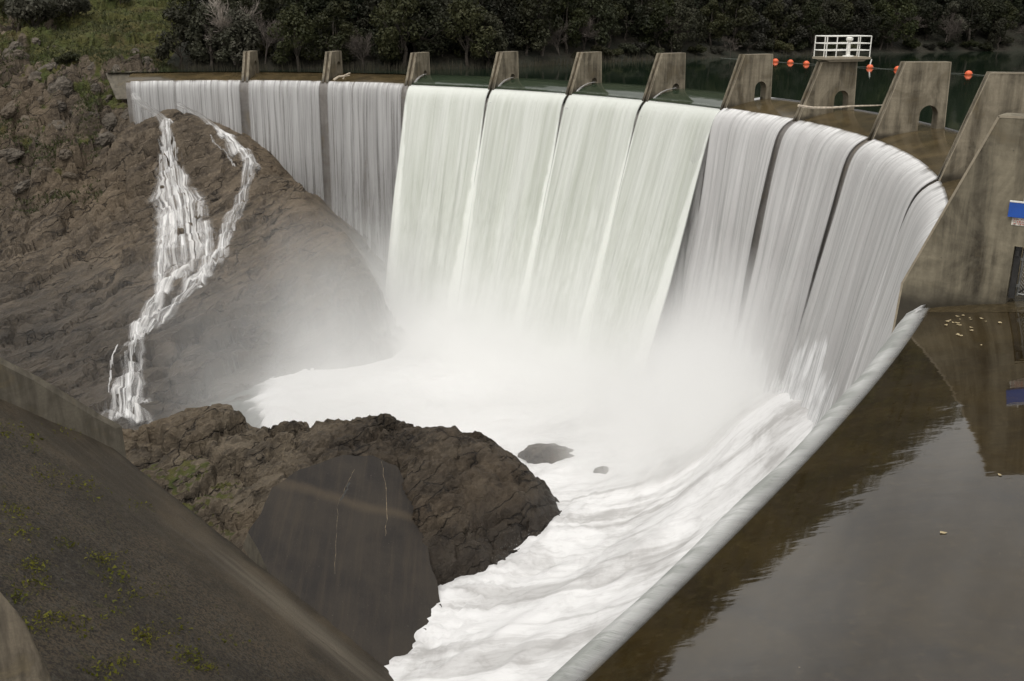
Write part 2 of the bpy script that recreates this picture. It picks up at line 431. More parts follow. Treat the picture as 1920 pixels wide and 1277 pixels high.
M_crack = plain('pale_crack_lime', (.15, .115, .075), .8, var=.6, scale=2)
M_moss = leaf_mat('moss', (.125, .125, .012), (.18, .16, .02))

# ------------------------------------------------------------------ world and sun
world = bpy.data.worlds.new('World'); scene.world = world; world.use_nodes = True
wt = world.node_tree; wt.nodes.clear()
SUN_EL, SUN_AZ = R_(62), R_(195)      # azimuth clockwise from +Y
sky = wt.nodes.new('ShaderNodeTexSky'); sky.sky_type = 'NISHITA'; sky.sun_disc = False
sky.sun_elevation = SUN_EL; sky.sun_rotation = SUN_AZ; sky.air_density = 2.5; sky.dust_density = 9.0; sky.ozone_density = 1.0
hs = wt.nodes.new('ShaderNodeHueSaturation'); hs.inputs['Saturation'].default_value = .10
wt.links.new(sky.outputs[0], hs.inputs['Color'])
bg = wt.nodes.new('ShaderNodeBackground'); bg.inputs[1].default_value = .15
cl = wt.nodes.new('ShaderNodeMix'); cl.data_type = 'RGBA'; cl.inputs[0].default_value = .55      # a grey cloud deck over the clear sky
wt.links.new(hs.outputs[0], cl.inputs[6]); tc_ = wt.nodes.new('ShaderNodeTexCoord'); cn_ = wt.nodes.new('ShaderNodeTexNoise'); cn_.inputs['Scale'].default_value = 3.2; cn_.inputs['Detail'].default_value = 6; cn_.inputs['Roughness'].default_value = .55
wt.links.new(tc_.outputs['Generated'], cn_.inputs['Vector']); cr_ = wt.nodes.new('ShaderNodeValToRGB'); wt.links.new(cn_.outputs[0], cr_.inputs[0])
cr_.color_ramp.elements[0].position = .36; cr_.color_ramp.elements[0].color = (.50, .495, .49, 1); cr_.color_ramp.elements[1].position = .62; cr_.color_ramp.elements[1].color = (1, .99, .97, 1)
cm_ = wt.nodes.new('ShaderNodeMix'); cm_.data_type = 'RGBA'; cm_.blend_type = 'MULTIPLY'; cm_.inputs[0].default_value = 1; wt.links.new(cr_.outputs[0], cm_.inputs[6]); cm_.inputs[7].default_value = (7.6, 7.5, 7.35, 1)
wt.links.new(cm_.outputs[2], cl.inputs[7])
wt.links.new(cl.outputs[2], bg.inputs[0])
wo = wt.nodes.new('ShaderNodeOutputWorld'); wt.links.new(bg.outputs[0], wo.inputs[0])
sl = bpy.data.lights.new('sun', 'SUN'); sl.energy = .9; sl.angle = R_(45); sl.color = (1, .965, .91)
so = bpy.data.objects.new('sun', sl); link(so)
sd = Vector((math.sin(SUN_AZ) * math.cos(SUN_EL), math.cos(SUN_AZ) * math.cos(SUN_EL), math.sin(SUN_EL)))
so.rotation_euler = sd.to_track_quat('Z', 'Y').to_euler(); so.location = (0, 0, 80)
scene.view_settings.view_transform = 'Standard'; scene.view_settings.look = 'None'
scene.view_settings.gamma = 1; scene.view_settings.exposure = 0.1
cy = scene.cycles
cy.max_bounces = 10; cy.diffuse_bounces = 3; cy.glossy_bounces = 3; cy.transparent_max_bounces = 16; cy.volume_bounces = 8
cy.transmission_bounces = 4; cy.use_denoising = True; cy.volume_step_rate = 1.0; cy.volume_max_steps = 128
cy.sample_clamp_indirect = 6.0

# ------------------------------------------------------------------ the lip of the dam
C0 = np.array([-35.5, 64.3])
LIPPX = [(250, 153), (350, 153), (456, 152.5), (620, 152), (768, 158), (842, 162), (918, 166), (1066, 175), (1213, 187), (1357, 204), (1502, 226), (1640, 262), (1745, 340), (1785, 360)]
LP = np.array([at_z(u, v, 0)[:2] for u, v in LIPPX])
ang = np.arctan2(LP[:, 1] - C0[1], LP[:, 0] - C0[0]); rad = np.hypot(*(LP - C0).T)
_w = at_z(1740, 580, 0)[:2] - C0
A_W = math.atan2(_w[1], _w[0])
coef = np.polyfit(np.r_[ang, A_W], np.r_[rad, np.hypot(*_w)], 5, w=np.r_[np.ones(len(ang)), 2])
A_END = A_W - .012
def lipR(a): return np.polyval(coef, np.clip(a, A_W - .03, ang[0]))
PIER_A = ang[[2, 3, 4, 6, 7, 8, 9, 10, 11, 12]]
def polar(a, rho, z):
    r = lipR(a) + rho
    return stack3(C0[0] + r * np.cos(a), C0[1] + r * np.sin(a), z)
LAKE_Z = .85
_ka = np.array([ang[0], PIER_A[2], PIER_A[2] - .02, PIER_A[6] + .01, PIER_A[6], PIER_A[7], PIER_A[8], A_END])[::-1]
def k_face(a): return np.interp(a, _ka, np.array([.0, .02, .05, .07, .07, .12, .155, .16])[::-1])
def a_face(a): return np.interp(a, _ka, np.array([.7, .8, 1.0, 1.2, 1.2, 1.2, 1.2, .70])[::-1])
def crest_drop(a): return sstep(PIER_A[6] - .002, PIER_A[6] + .002, a) * sstep(PIER_A[2] + .002, PIER_A[2] - .002, a)
def dam_profile(a, s):
    """s<0: crest (-4.8..0), s>0: metres below the lip -> rho, z"""
    cr = s < 0
    drop = crest_drop(a) * 1.0
    zc = .75 * (1 - ((4.8 + np.minimum(s, 0)) / 4.8) ** 2)
    rho = np.where(cr, -s, -(k_face(a) * s + a_face(a) * (1 - np.exp(-np.maximum(s, 0) / .5))))
    z = np.where(cr, zc, -s) - drop * np.where(cr, 1, np.exp(-np.maximum(s, 0) / 2))
    return rho, z

# the dam
dam = empty('arch_dam', (0, 112, 0))
tag(dam, 'curved concrete arch dam with wet stained face behind the falling water', 'dam')
aa = np.linspace(ang[0] + .012, A_END, 520)
ss = np.concatenate([np.linspace(.05, 2.5, 12), np.linspace(3, 32, 30)])
rho, zz = dam_profile(aa[None, :], ss[:, None])
P = polar(aa[None, :], rho, zz); dP = P - np.array([0, 112, 0])
grid_obj('face', dP, M_face, dam, flip=False)
sc = np.concatenate([[-5.2, -5.2], np.linspace(-4.8, -.02, 16), [.05]])
rho, zz = dam_profile(aa[None, :], sc[:, None]); zz[0] = -4
P = polar(aa[None, :], rho, zz) - np.array([0, 112, 0])
grid_obj('crest', P, M_crest, dam)

# the sheets of water, one per bay
random.seed(4); rng = np.random.default_rng(7)
BAYS = [ang[0] + .004] + list(PIER_A) + [A_W - .012]
def sheet(i, a0, a1):
    center = 3 <= i <= 6; left = i <= 2
    # arc length
    W = abs(a1 - a0) * lipR((a0 + a1) / 2); nu = int(W / .2) + 2
    g = np.linspace(0, 1, nu)
    gap0 = .30 if i > 0 else 0; gap1 = .30
    if left: gap0 = .45 if i else 0; gap1 = .45
    if i in (8, 9): gap0 = .45
    if center: gap0 = gap1 = .12
    if i == 7: gap0 = .1
    a = a0 + (a1 - a0) * (gap0 + (W - gap0 - gap1) * g) / W
    top = -3.9 if center else -.05
    s = np.concatenate([np.linspace(top, -.05, 12 if center else 2), np.linspace(.05, 2.4, 12), np.linspace(3, 30, 46)])
    A, S = np.meshgrid(a, s); U = np.broadcast_to(g * W + i * 31.7, A.shape)
    d = np.maximum(S, 0)
    # sideways drift: bays widen or close below the piers
    if center:
        close = np.minimum(.34, .03 * d)
        zc = LAKE_Z * (1 - ((3.9 + np.minimum(S, 0)) / 3.9) ** 2)
        rho = np.where(S < 0, -S, -(.285 * d + .75 * (1 - np.exp(-d / .55)))); z = np.where(S < 0, zc, -S)
        side = (np.abs(g - .5) * 2)[None, :] ** 8
        rho = rho + side * .05 * d * .6 + vnoise(stack3(U * .5, S * .05, 0), 3) * .02 * d
    else:
        k = k_face(A) + (.02 if left else .012)
        rho = np.where(S < 0, -S, -(k * d + a_face(A) * (1 - np.exp(-d / .5)))) - .12
        zc = .75 * (1 - ((4.8 + np.minimum(S, 0)) / 4.8) ** 2); z = np.where(S < 0, zc + .10, -S + .10 * np.exp(-d))
        close = .42 * sstep(7, 17, d) * (1 if i in (7, 8) else .25)
        if i == 7: A = A + (-.0035 * np.minimum(d, 12) / 12 * (1 - g)[None, :])
        rho = rho - np.abs(vnoise(stack3(U * .45, S * .04, 0), 5)) * .025 * d - .012 * d
    w2 = (A - (a0 + a1) / 2)
    A = (a0 + a1) / 2 + w2 * (1 + close * 2 / W)
    rho = rho - (fbm(stack3(U * 1.1, S * .06, i), 3, 9)) * np.clip(.02 + .03 * d, 0, .35)
    P = polar(A, rho, z)
    uv = np.stack([U, np.broadcast_to(s[:, None], A.shape)], -1)
    e = np.minimum(g, 1 - g) * W
    ew = (.2 + .05 * d) if center else (.1 + .01 * d)
    edge = np.exp(-(e[None, :] / ew) ** 2) * (sstep(.3, 4, d) if center else .5 * sstep(1, 6, d))
    if i in (3, 6):
        ee = (g if i == 3 else 1 - g) * W
        edge = np.maximum(edge, np.exp(-(ee[None, :] / (.3 + .09 * d)) ** 2) * sstep(.3, 3, d))
    db_ = {7: 20.0, 8: 15.5, 9: 11.5, 10: 10.0}.get(i, 23.0); bf = sstep(-1.5, 4.0, d - db_ + 1.8 * fbm(stack3(U * .7, S * .15, 9), 3, 14)); edge = np.maximum(edge, .9 * bf)
    body = sstep(-.2, 1.6, S) if center else sstep(-.2, .8, S)
    al = np.ones_like(S)
    raw = np.minimum(e[None, :] / (.22 if not center else .05), 1) + 0 * S
    al = raw
    if center: al = al * sstep(-.5, .25, S)
    if i == 10: al = np.ones_like(S) * np.minimum((a0 - A) * 58 / .3, 1)
    if not center: al = al * sstep(-.3, .12, S + .25 * fbm(stack3(U * 1.5, 0 * S, 2), 2, 4))
    m = (M_fall_c if center else M_fall_l if left else M_fall_r)
    o = grid_obj('waterfall', P, [m], smooth=True, uv=uv, attrs=dict(body=body, edge=edge, alpha=al))
    struct(o); return o
M_over = NT('clear_overflow')
def clear_overflow():
    t = M_over; w = t.coords('World', scale=(1, 1, 1))
    t.principled((.028, .040, .024), .06, t.bump(t.noise(w, 1.2, 3), .12, .06), spec=.5, ior=1.33); return t.m
M_over = clear_overflow()
for i in range(len(BAYS) - 1):
    sheet(i, BAYS[i], BAYS[i + 1])
# thin spray in the wide gap beside the seventh pier
a_ = np.linspace(PIER_A[6] + .034, PIER_A[6] - .006, 24); s_ = np.linspace(.6, 30, 60); A, S = np.meshgrid(a_, s_)
rho_ = -(k_face(A) * S + a_face(A) * (1 - np.exp(-S / .5))) - .35 - .02 * S + .25 * fbm(stack3(A * 90, S * .25, 4), 3, 12); U = -A * 58
struct(grid_obj('waterfall', polar(A, rho_, -S), M_fall_r, uv=np.stack([U * .5, S], -1), attrs=dict(body=1 + 0 * S, edge=.25 + 0 * S, alpha=.85 * sstep(.5, 9, S) * sstep(0, .15, (PIER_A[6] + .034 - A) * 10))))
for i in range(3, 7):     # smooth dark water drawn down over the crest of the four deep bays
    a = np.linspace(BAYS[i], BAYS[i + 1], 50); s = np.linspace(-4.6, .12, 16)
    A, S = np.meshgrid(a, s); q = np.clip((4.6 + S) / 4.6, 0, 1)
    z = LAKE_Z - LAKE_Z * q ** 2 + .02 + .02 * (1 - q); rho = -S
    struct(grid_obj('water', polar(A, rho, z), M_over))

# the lake
a = np.linspace(ang[0] + .06, A_W + .02, 220); rr = np.array([0, 3, 8, 16, 30, 60, 110, 200, 330, 520.])
A, RR = np.meshgrid(a, rr)
P = polar(A, 4.45 + RR, LAKE_Z + 0 * RR)
struct(grid_obj('lake', P, M_lake))

# ------------------------------------------------------------------ piers
def prism(bm, outer, holes, origin, d, n, t0, t1, mi=0, mi_side=None):
    """outer/holes: (rho,z) loops in the vertical plane through origin along d; thickness from t0 to t1 along n"""
    loops = [outer] + holes
    def pt(q, t): return Vector((origin[0] + d[0] * q[0] + n[0] * t, origin[1] + d[1] * q[0] + n[1] * t, q[1]))
    flat = [q for l in loops for q in l]
    tris = tessellate_polygon([[Vector((q[0], q[1], 0)) for q in l] for l in loops])
    va = [bm.verts.new(pt(q, t0)) for q in flat]; vb = [bm.verts.new(pt(q, t1)) for q in flat]
    for t in tris:
        for vv, rev in ((va, False), (vb, True)):
            try: f = bm.faces.new([vv[k] for k in (t if not rev else t[::-1])]); f.material_index = mi
            except ValueError: pass
    k = 0
    for l in loops:
        m = len(l)
        for j in range(m):
            f = bm.faces.new((va[k + j], va[k + (j + 1) % m], vb[k + (j + 1) % m], vb[k + j])); f.material_index = mi if mi_side is None else mi_side
        k += m
def edge_strip(bm, pts, origin, d, n, t, w, out, mi=1):
    """thin worn arris: a flat bar along a polyline in the pier's plane, a few mm proud"""
    for (p, q) in zip(pts[:-1], pts[1:]):
        p, q = np.array(p), np.array(q); e = (q - p) / np.linalg.norm(q - p); nn = np.array([-e[1], e[0]]) * w
        prism(bm, [tuple(p), tuple(q), tuple(q + nn), tuple(p + nn)], [], origin, d, n, t, t + out, mi)
ORD = ['first', 'second', 'third', 'fourth', 'fifth', 'sixth', 'seventh', 'eighth', 'ninth', 'tenth']
ZT = [3.35, 3.4, 3.42, 3.75, 3.98, 4.2, 4.48, 4.35, 4.92, 5.25]
PLAB = ['narrow concrete pier furthest left on the dam crest, beside pale driftwood',
        'concrete pier second from the left, with a forked white branch at its foot',
        'concrete pier third from the left, where the grey thin veil meets the heavy white fall',
        'concrete pier fourth from the left, first one standing wholly among heavy green white falls',
        'concrete pier fifth from the left, its front slot stained black',
        'tan concrete pier sixth from the left, a pale jet running from its hole',
        'concrete pier seventh from the left, above the widest dark gap in the falls',
        'concrete pier carrying a platform with white railing, a long branch lying across its foot',
        'broad concrete pier with arched hole, standing right of the railed platform pier',
        'largest concrete pier, partly hidden behind the big abutment wall']
def pier(i):
    a = PIER_A[i]; o2 = polar(a, 0, 0)[:2]; d = np.array([math.cos(a), math.sin(a)]); n = np.array([-d[1], d[0]])
    zt = ZT[i]; ft = 1.42; bt = 4.35; T = .40
    bot = [(4.55, -1.2), (-.15, -1.4), (-.2, -.72)] if not (3 <= i <= 5) else [(4.55, -1.6), (-.15, -2.2), (-.25, -1.1)]
    outer = [(-.2, -.05), (ft, zt), (bt, zt), (4.5, 0)] + bot
    hx0, hx1 = 2.72, 3.92; hz0, hz1 = .5, 1.62; hc, hr = (hx0 + hx1) / 2, (hx1 - hx0) / 2
    hole = [(hx0, hz0 - .15), (hx1, hz0 - .15)] + [(hc + hr * math.cos(q), hz1 + hr * math.sin(q)) for q in np.linspace(0, math.pi, 13)]
    if i in (2, 3, 4, 5):
        hole = [(hc + .45 * math.cos(q), .95 + .45 * math.sin(q)) for q in np.linspace(0, 2 * math.pi, 18)[:-1]]
    bm = bmesh.new()
    w = .26
    inner = [(-.03, -.05), (ft + .17, zt - .001), (bt, zt - .001), (4.499, 0)] + [(4.549, bot[0][1] + .002), (.02, bot[1][1] + .002), (-.03, bot[2][1])]
    inner_face = inner
    prism(bm, outer, [hole], o2, d, n, -T, -T + w)
    prism(bm, outer, [hole], o2, d, n, T - w, T)
    prism(bm, inner_face, [hole], o2, d, n, -T + w, T - w, 0, 0)
    for f in bm.faces:
        c = f.calc_center_median(); t_ = (c.x - o2[0]) * n[0] + (c.y - o2[1]) * n[1]
        nr = f.normal
        f.normal_update(); nr = f.normal
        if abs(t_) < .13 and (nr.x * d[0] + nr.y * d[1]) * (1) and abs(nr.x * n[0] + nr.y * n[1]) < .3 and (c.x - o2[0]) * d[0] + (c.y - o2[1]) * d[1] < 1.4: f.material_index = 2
    line = [(-.2, -.05), (ft, zt), (bt, zt), (4.5, 0)]
    for t, out in ((T, .012), (-T, -.012)): edge_strip(bm, [(p[0] + (.0), p[1]) for p in line], o2, d, n, t, -.05, out)
    for t0 in (-T, T - .05):
        pass
    bmesh.ops.recalc_face_normals(bm, faces=bm.faces)
    base = (o2[0] + d[0] * 2, o2[1] + d[1] * 2, 0)
    bmesh.ops.translate(bm, vec=(-base[0], -base[1], 0), verts=bm.verts)
    if i == 7:
        r = empty('concrete_pier', base); tag(r, PLAB[i], 'pier', 'concrete piers along the dam crest')
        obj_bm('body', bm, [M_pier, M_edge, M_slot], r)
        # platform, railing and pedestal
        def w3(rho, t, z): return Vector((o2[0] + d[0] * rho + n[0] * t - base[0], o2[1] + d[1] * rho + n[1] * t - base[1], z))
        bm = bmesh.new()
        M = frame((0, 0, 0), (d[0], d[1], 0), (n[0], n[1], 0), (0, 0, 1))
        L0, L1, HW = 1.3, 5.1, .95; zf = zt + .02
        Mx = Matrix.Translation(w3((L0 + L1) / 2, 0, zf + .24)) @ M
        bm_box(bm, (L1 - L0, HW * 2, .16), Mx)
        for sx in (-1, 1):     # haunches under the slab
            prism(bm, [(L0 + .15, zf + .16), (L1 - .15, zf + .16), (L1 - .5, zf), (L0 + .5, zf)], [], o2 - np.array(base[:2]), d, n, sx * .42, sx * .80)
        prism(bm, [(L0 + .15, zf + .16), (L1 - .15, zf + .16), (L1 - .5, zf), (L0 + .5, zf)], [], o2 - np.array(base[:2]), d, n, -.42, .42)
        obj_bm('platform', bm, M_edge, r)
        zp = zf + .32; RH = 1.5
        rl = empty('railing'); rl.parent = r
        cs = [(L0 + .08, -HW + .08), (L1 - .08, -HW + .08), (L1 - .08, HW - .08), (L0 + .08, HW - .08)]
        bm = bmesh.new()
        for k in range(4):
            p, q = cs[k], cs[(k + 1) % 4]
            for hz in (.48, .98, RH): bm_tube(bm, w3(*p, zp + hz), w3(*q, zp + hz), .038)
        obj_bm('rail', bm, M_white, rl)
        posts = cs + [(L0 + .9, -HW + .08), (L0 + 2.8, -HW + .08), (L0 + .9, HW - .08), (L0 + 2.8, HW - .08)]
        for p in posts:
            bm = bmesh.new(); bm_tube(bm, w3(*p, zp), w3(*p, zp + RH), .042); obj_bm('post', bm, M_white, rl)
        bm = bmesh.new(); pc = (L0 + 2.5, .1)
        for (z0, z1, r0, r1) in ((0, .08, .42, .40), (.08, .14, .2, .13), (.14, 1.05, .13, .11), (1.05, 1.12, .13, .16), (1.12, 1.2, .20, .26), (1.2, 1.36, .26, .26), (1.36, 1.42, .26, .1)):
            bm_tube(bm, w3(*pc, zp + z0), w3(*pc, zp + z1), r0, r1, 14)
        obj_bm('pedestal', bm, M_white, r)
        return r
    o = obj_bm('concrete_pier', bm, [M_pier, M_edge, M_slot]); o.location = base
    tag(o, PLAB[i], 'pier', 'concrete piers along the dam crest'); return o
for i in range(10): pier(i)

# jets of water running from the holes of the four piers between the deep bays
for i in (2, 3, 4, 5):
    a = PIER_A[i]; n = np.array([math.sin(a), -math.cos(a)])
    tt = np.linspace(0, 1, 16); ww = np.linspace(-1, 1, 6); T_, W_ = np.meshgrid(tt, ww, indexing='ij')
    rho = 3.3 - 4.4 * T_; z = .98 - .15 * T_ - 2.3 * T_ ** 2.6 + .04 * (1 - W_ ** 2)
    P = polar(a + 0 * T_, rho, z); off = .48 + .10 * T_ + W_ * (.12 + .1 * T_)
    P[..., 0] += n[0] * off; P[..., 1] += n[1] * off
    uv = np.stack([W_ * .4, T_ * 5 + 3 + 0 * W_], -1)
    struct(grid_obj('waterfall', P, M_cascade, uv=uv, attrs=dict(body=1 + 0 * T_, edge=.4 + 0 * T_, alpha=.35 + .65 * (1 - W_ ** 2))))

# ------------------------------------------------------------------ right abutment wall, gate, sign
W0 = at_z(1744, 579, 0)[:2]; WD = np.array([math.cos(A_W), math.sin(A_W)]); WN = np.array([-WD[1], WD[0]])
def wp(u, v):
    n3 = np.array([WN[0], WN[1], 0]); p = on_plane(u, v, (W0[0], W0[1], 0), n3)
    return float((p[:2] - W0) @ WD), float(p[2])
nose_b = wp(1672, 625); nose_t = wp(1690, 530); topf = wp(1872, 216)
g0 = wp(1887, 556); g1 = wp(1889, 460)
gx = g0[0]; gt = g1[1]; gb = g0[1] - .05; GW = 1.35
outer = [nose_t, topf, (7.5, topf[1] + .10), (7.5, -2.0), (gx + GW, -2.0), (gx + GW, gt), (gx, gt), (gx, -2.0), (nose_b[0], -2.4), nose_b]
bm = bmesh.new(); prism(bm, outer, [], W0, WD, WN, 0, .85)
line = [nose_b, nose_t, topf, (7.5, topf[1] + .10)]
edge_strip(bm, line, W0, WD, WN, 0, -.06, -.012)
edge_strip(bm, line, W0, WD, WN, .85, -.06, .012)
bmesh.ops.recalc_face_normals(bm, faces=bm.faces)
bmesh.ops.translate(bm, vec=(-W0[0], -W0[1], 0), verts=bm.verts)
ab = obj_bm('abutment_wall', bm, [M_abut, M_edge]); ab.location = (W0[0], W0[1], 0)
tag(ab, 'tall stained concrete abutment wall at the right with sloping front edge, bearing a blue sign', 'wall')
def wpt(x, z, out=0.0): return Vector((W0[0] + WD[0] * x - WN[0] * out, W0[1] + WD[1] * x - WN[1] * out, z))
WM = frame((0, 0, 0), (WD[0], WD[1], 0), (WN[0], WN[1], 0), (0, 0, 1))
# gate
gate = empty('metal_gate', wpt(gx, gb)); gl = wpt(gx, gb); gt -= gb
tag(gate, 'dark steel framed mesh gate standing in the abutment wall opening below the blue sign', 'gate')
def gp(x, z, out=0.): return wpt(gx + x, z + gb, out) - gl
bm = bmesh.new()
for (a, b, r) in (((.22, .08), (.22, gt - .06), .035), ((.22, gt - .06), (GW - .06, gt - .06), .03), ((.22, .12), (GW - .06, .12), .03), ((GW - .06, .08), (GW - .06, gt - .06), .03)):
    bm_tube(bm, gp(*a, -.2), gp(*b, -.2), r)
obj_bm('frame', bm, M_steel, gate)
bm = bmesh.new(); bm_box(bm, (.14, .12, gt - .02), Matrix.Translation(gp(.10, gt / 2 - .0, -.12)) @ WM); bm_tube(bm, gp(.10, gt - .25, -.03), gp(.10, gt - .10, -.03), .06)
obj_bm('post', bm, M_black, gate)
for (a, b) in (((.25, .16), (GW * .6, .75)), ((GW - .09, gt - .1), (GW * .6, .75)), ((.25, gt - .1), (GW * .6, .75)), ((GW - .09, .16), (GW * .6, .75))):
    bm = bmesh.new(); bm_tube(bm, gp(*a, -.2), gp(*b, -.2), .022); obj_bm('brace', bm, M_black, gate)
bm = bmesh.new(); st = .085
for k in range(-18, 22):
    for sg in (1, -1):
        x0 = .22 + k * st; pts = []
        za, zb = .12, gt - .06; h = zb - za
        xa, xb = (x0, x0 + h) if sg > 0 else (x0 + h, x0)
        t0, t1 = 0, 1
        dx = xb - xa
        lo, hi = sorted(((.22 - xa) / dx, (GW - .06 - xa) / dx)); t0, t1 = max(0, lo), min(1, hi)
        if t1 - t0 > .02: bm_tube(bm, gp(xa + dx * t0, za + h * t0, -.2), gp(xa + dx * t1, za + h * t1, -.2), .006, n=4, caps=False)
obj_bm('chain_mesh', bm, M_steel, gate)
for z in (.35, gt - .35):
    bm = bmesh.new(); bm_box(bm, (.16, .05, .07), Matrix.Translation(gp(.17, z, -.15)) @ WM); obj_bm('hinge', bm, M_steel, gate)
# sign
s0 = wp(1891, 405); s1 = wp(1891, 377)
sg = empty('blue_sign', wpt(s0[0], s0[1])); sl0 = wpt(s0[0], s0[1]); tag(sg, 'plain blue sign board with white top edge fixed to the abutment wall', 'sign')
hh = s1[1] - s0[1]; bm = bmesh.new(); bm_box(bm, (1.6, .05, hh), Matrix.Translation(wpt(s0[0] + .8, s0[1] + hh / 2, .07) - sl0) @ WM); obj_bm('panel', bm, M_blue, sg)
bm = bmesh.new(); bm_box(bm, (1.6, .07, .035), Matrix.Translation(wpt(s0[0] + .8, s0[1] + hh + .018, .07) - sl0) @ WM); obj_bm('trim', bm, M_white, sg)
bm = bmesh.new(); bm_tube(bm, wpt(s0[0] + .34, s0[1] + hh + .035, .07) - sl0, wpt(s0[0] + .34, s0[1] + hh + .16, .07) - sl0, .018); obj_bm('bracket', bm, M_white, sg)
bm = bmesh.new(); hz = .20
bm_box(bm, (1.5, .012, hz), Matrix.Translation(Vector((0, 0, 0))) @ WM)
nt = obj_bm('notice', bm, plain('peeling_white_paper', (.50, .47, .41), .8, var=.5, scale=14)); nt.location = wpt(s0[0] + .85, s0[1] - .02 - hz / 2, .012)
tag(nt, 'worn white paper notice with rusty red marks under the blue sign', 'notice')
bm = bmesh.new(); rr_ = random.Random(3)
for row in range(3):
    x = -.70
    while x < .7:
        L = rr_.uniform(.02, .07); bm_box(bm, (L, .004, rr_.uniform(.012, .04)), Matrix.Translation(Vector((WD[0] * (x + L / 2) - WN[0] * .0085, WD[1] * (x + L / 2) - WN[1] * .0085, .06 - .06 * row + rr_.uniform(-.008, .008)))) @ WM); x += L + rr_.uniform(.02, .05)
obj_bm('lettering', bm, M_red, nt)

# ------------------------------------------------------------------ apron at the lower right
AL = np.array([at_z(u, v, 0)[:2] for u, v in [(1740, 582), (1650, 706), (1521, 857), (1274, 1113), (1097, 1277)]])
dirn = (AL[-1] - AL[-2]); dirn /= np.linalg.norm(dirn)
AL = np.vstack([AL[0] + (AL[0] - AL[1]) / np.linalg.norm(AL[0] - AL[1]) * .7, AL, AL[-1] + dirn * 6, AL[-1] + dirn * 16])
tl = np.concatenate([[0], np.cumsum(np.linalg.norm(np.diff(AL, axis=0), axis=1))])
def apron_lip(s):
    ca = np.polyfit(tl, AL[:, 0], 3); cb = np.polyfit(tl, AL[:, 1], 3)
    da, db = np.polyder(ca), np.polyder(cb)
    p = np.stack([np.polyval(ca, s), np.polyval(cb, s)], -1); t = np.stack([np.polyval(da, s), np.polyval(db, s)], -1); t /= np.linalg.norm(t, axis=-1, keepdims=True)
    return p, np.stack([-t[:, 1], t[:, 0]], -1)          # upstream normal
sl_ = np.linspace(0, tl[-1], 110); lp, ln = apron_lip(sl_)
if (ln[40] @ np.array([1, -.6])) < 0: ln = -ln
def apron_prof(q):
    """q>=0 upstream metres, q<0: down the rounded lip"""
    up = q >= 0
    rho = np.where(up, q, 0); z = np.where(up, .74 * (1 - (1 - np.clip(q, 0, 4.8) / 4.8) ** 2), 0)
    w = np.maximum(-q, 0)
    rho = np.where(up, rho, -(.64 * (1 - np.exp(-w / .38)) + .17 * w)); z = np.where(up, z, -.31 * w - .69 * w * sstep(0, 1.2, w))
    return rho, z
q = np.concatenate([np.linspace(30, 8, 23), np.linspace(7.6, .0, 60)])
rho, z = apron_prof(q)
P = np.concatenate([lp[None, :, :] + ln[None] * rho[:, None, None], np.broadcast_to(z[:, None, None], (len(q), len(sl_), 1))], -1)
struct(grid_obj('spillway_apron', P, M_apron, flip=True))
q = np.concatenate([np.linspace(-.0, -3, 26), np.linspace(-3.3, -30, 30)]); rho, z = apron_prof(q)
P2 = np.concatenate([lp[None, :, :] + ln[None] * (rho[:, None, None] + .0), np.broadcast_to(z[:, None, None] - .1, (len(q), len(sl_), 1))], -1)
o = grid_obj('spillway_face', P2, M_spill, flip=True); tag(o, 'steep concrete spillway face below the wet apron, under a white film of water', 'spillway')
qs = np.linspace(.05, -24, 90); rho, z = apron_prof(qs)
S_, Q_ = np.meshgrid(sl_, qs); P3 = np.concatenate([lp[None] + ln[None] * (rho[:, None] - .02 - (.05 + .16 * fbm(stack3(S_ * .35, Q_ * .2, 1), 3, 67)) * sstep(.1, 1.2, -Q_) - .0 * Q_)[..., None], np.broadcast_to(z[:, None, None] + .02, (len(qs), len(sl_), 1))], -1)
uvx = S_ + .30 * np.maximum(-Q_, 0)
struct(grid_obj('waterfall', P3, M_fall_a, uv=np.stack([uvx, -Q_ * 1.0], -1), attrs=dict(body=sstep(-.1, .3, -Q_), edge=0 * Q_, alpha=sstep(-.02, .09, -Q_ + .04 * fbm(stack3(S_ * 2.5, 0 * S_, 5), 3, 66))), flip=True))
# closing strip under wall: nose of the crest beside the apron
# ------------------------------------------------------------------ terrain
def tps_fit(pts, lam=.02):
    X = pts[:, :2]; z = pts[:, 2]; n = len(X)
    d = np.linalg.norm(X[:, None] - X[None], axis=-1); K = d                   # linear kernel: no overshoot
    Am = np.zeros((n + 3, n + 3)); Am[:n, :n] = K + lam * np.eye(n); Pm = np.c_[np.ones(n), X]; Am[:n, n:] = Pm; Am[n:, :n] = Pm.T
    w = np.linalg.solve(Am, np.r_[z, 0, 0, 0]); 
    def f(x, y):
        x = np.asarray(x, float); y = np.asarray(y, float); s = w[n] + w[n + 1] * x + w[n + 2] * y
        for k in range(n): s = s + w[k] * np.sqrt((x - X[k, 0]) ** 2 + (y - X[k, 1]) ** 2 + 2.0)
        return s
    return f
def ctl(img=(), imgz=(), xyz=()):
    return np.array([at_y(*p) for p in img] + [at_z(*p) for p in imgz] + [np.array(p, float) for p in xyz])

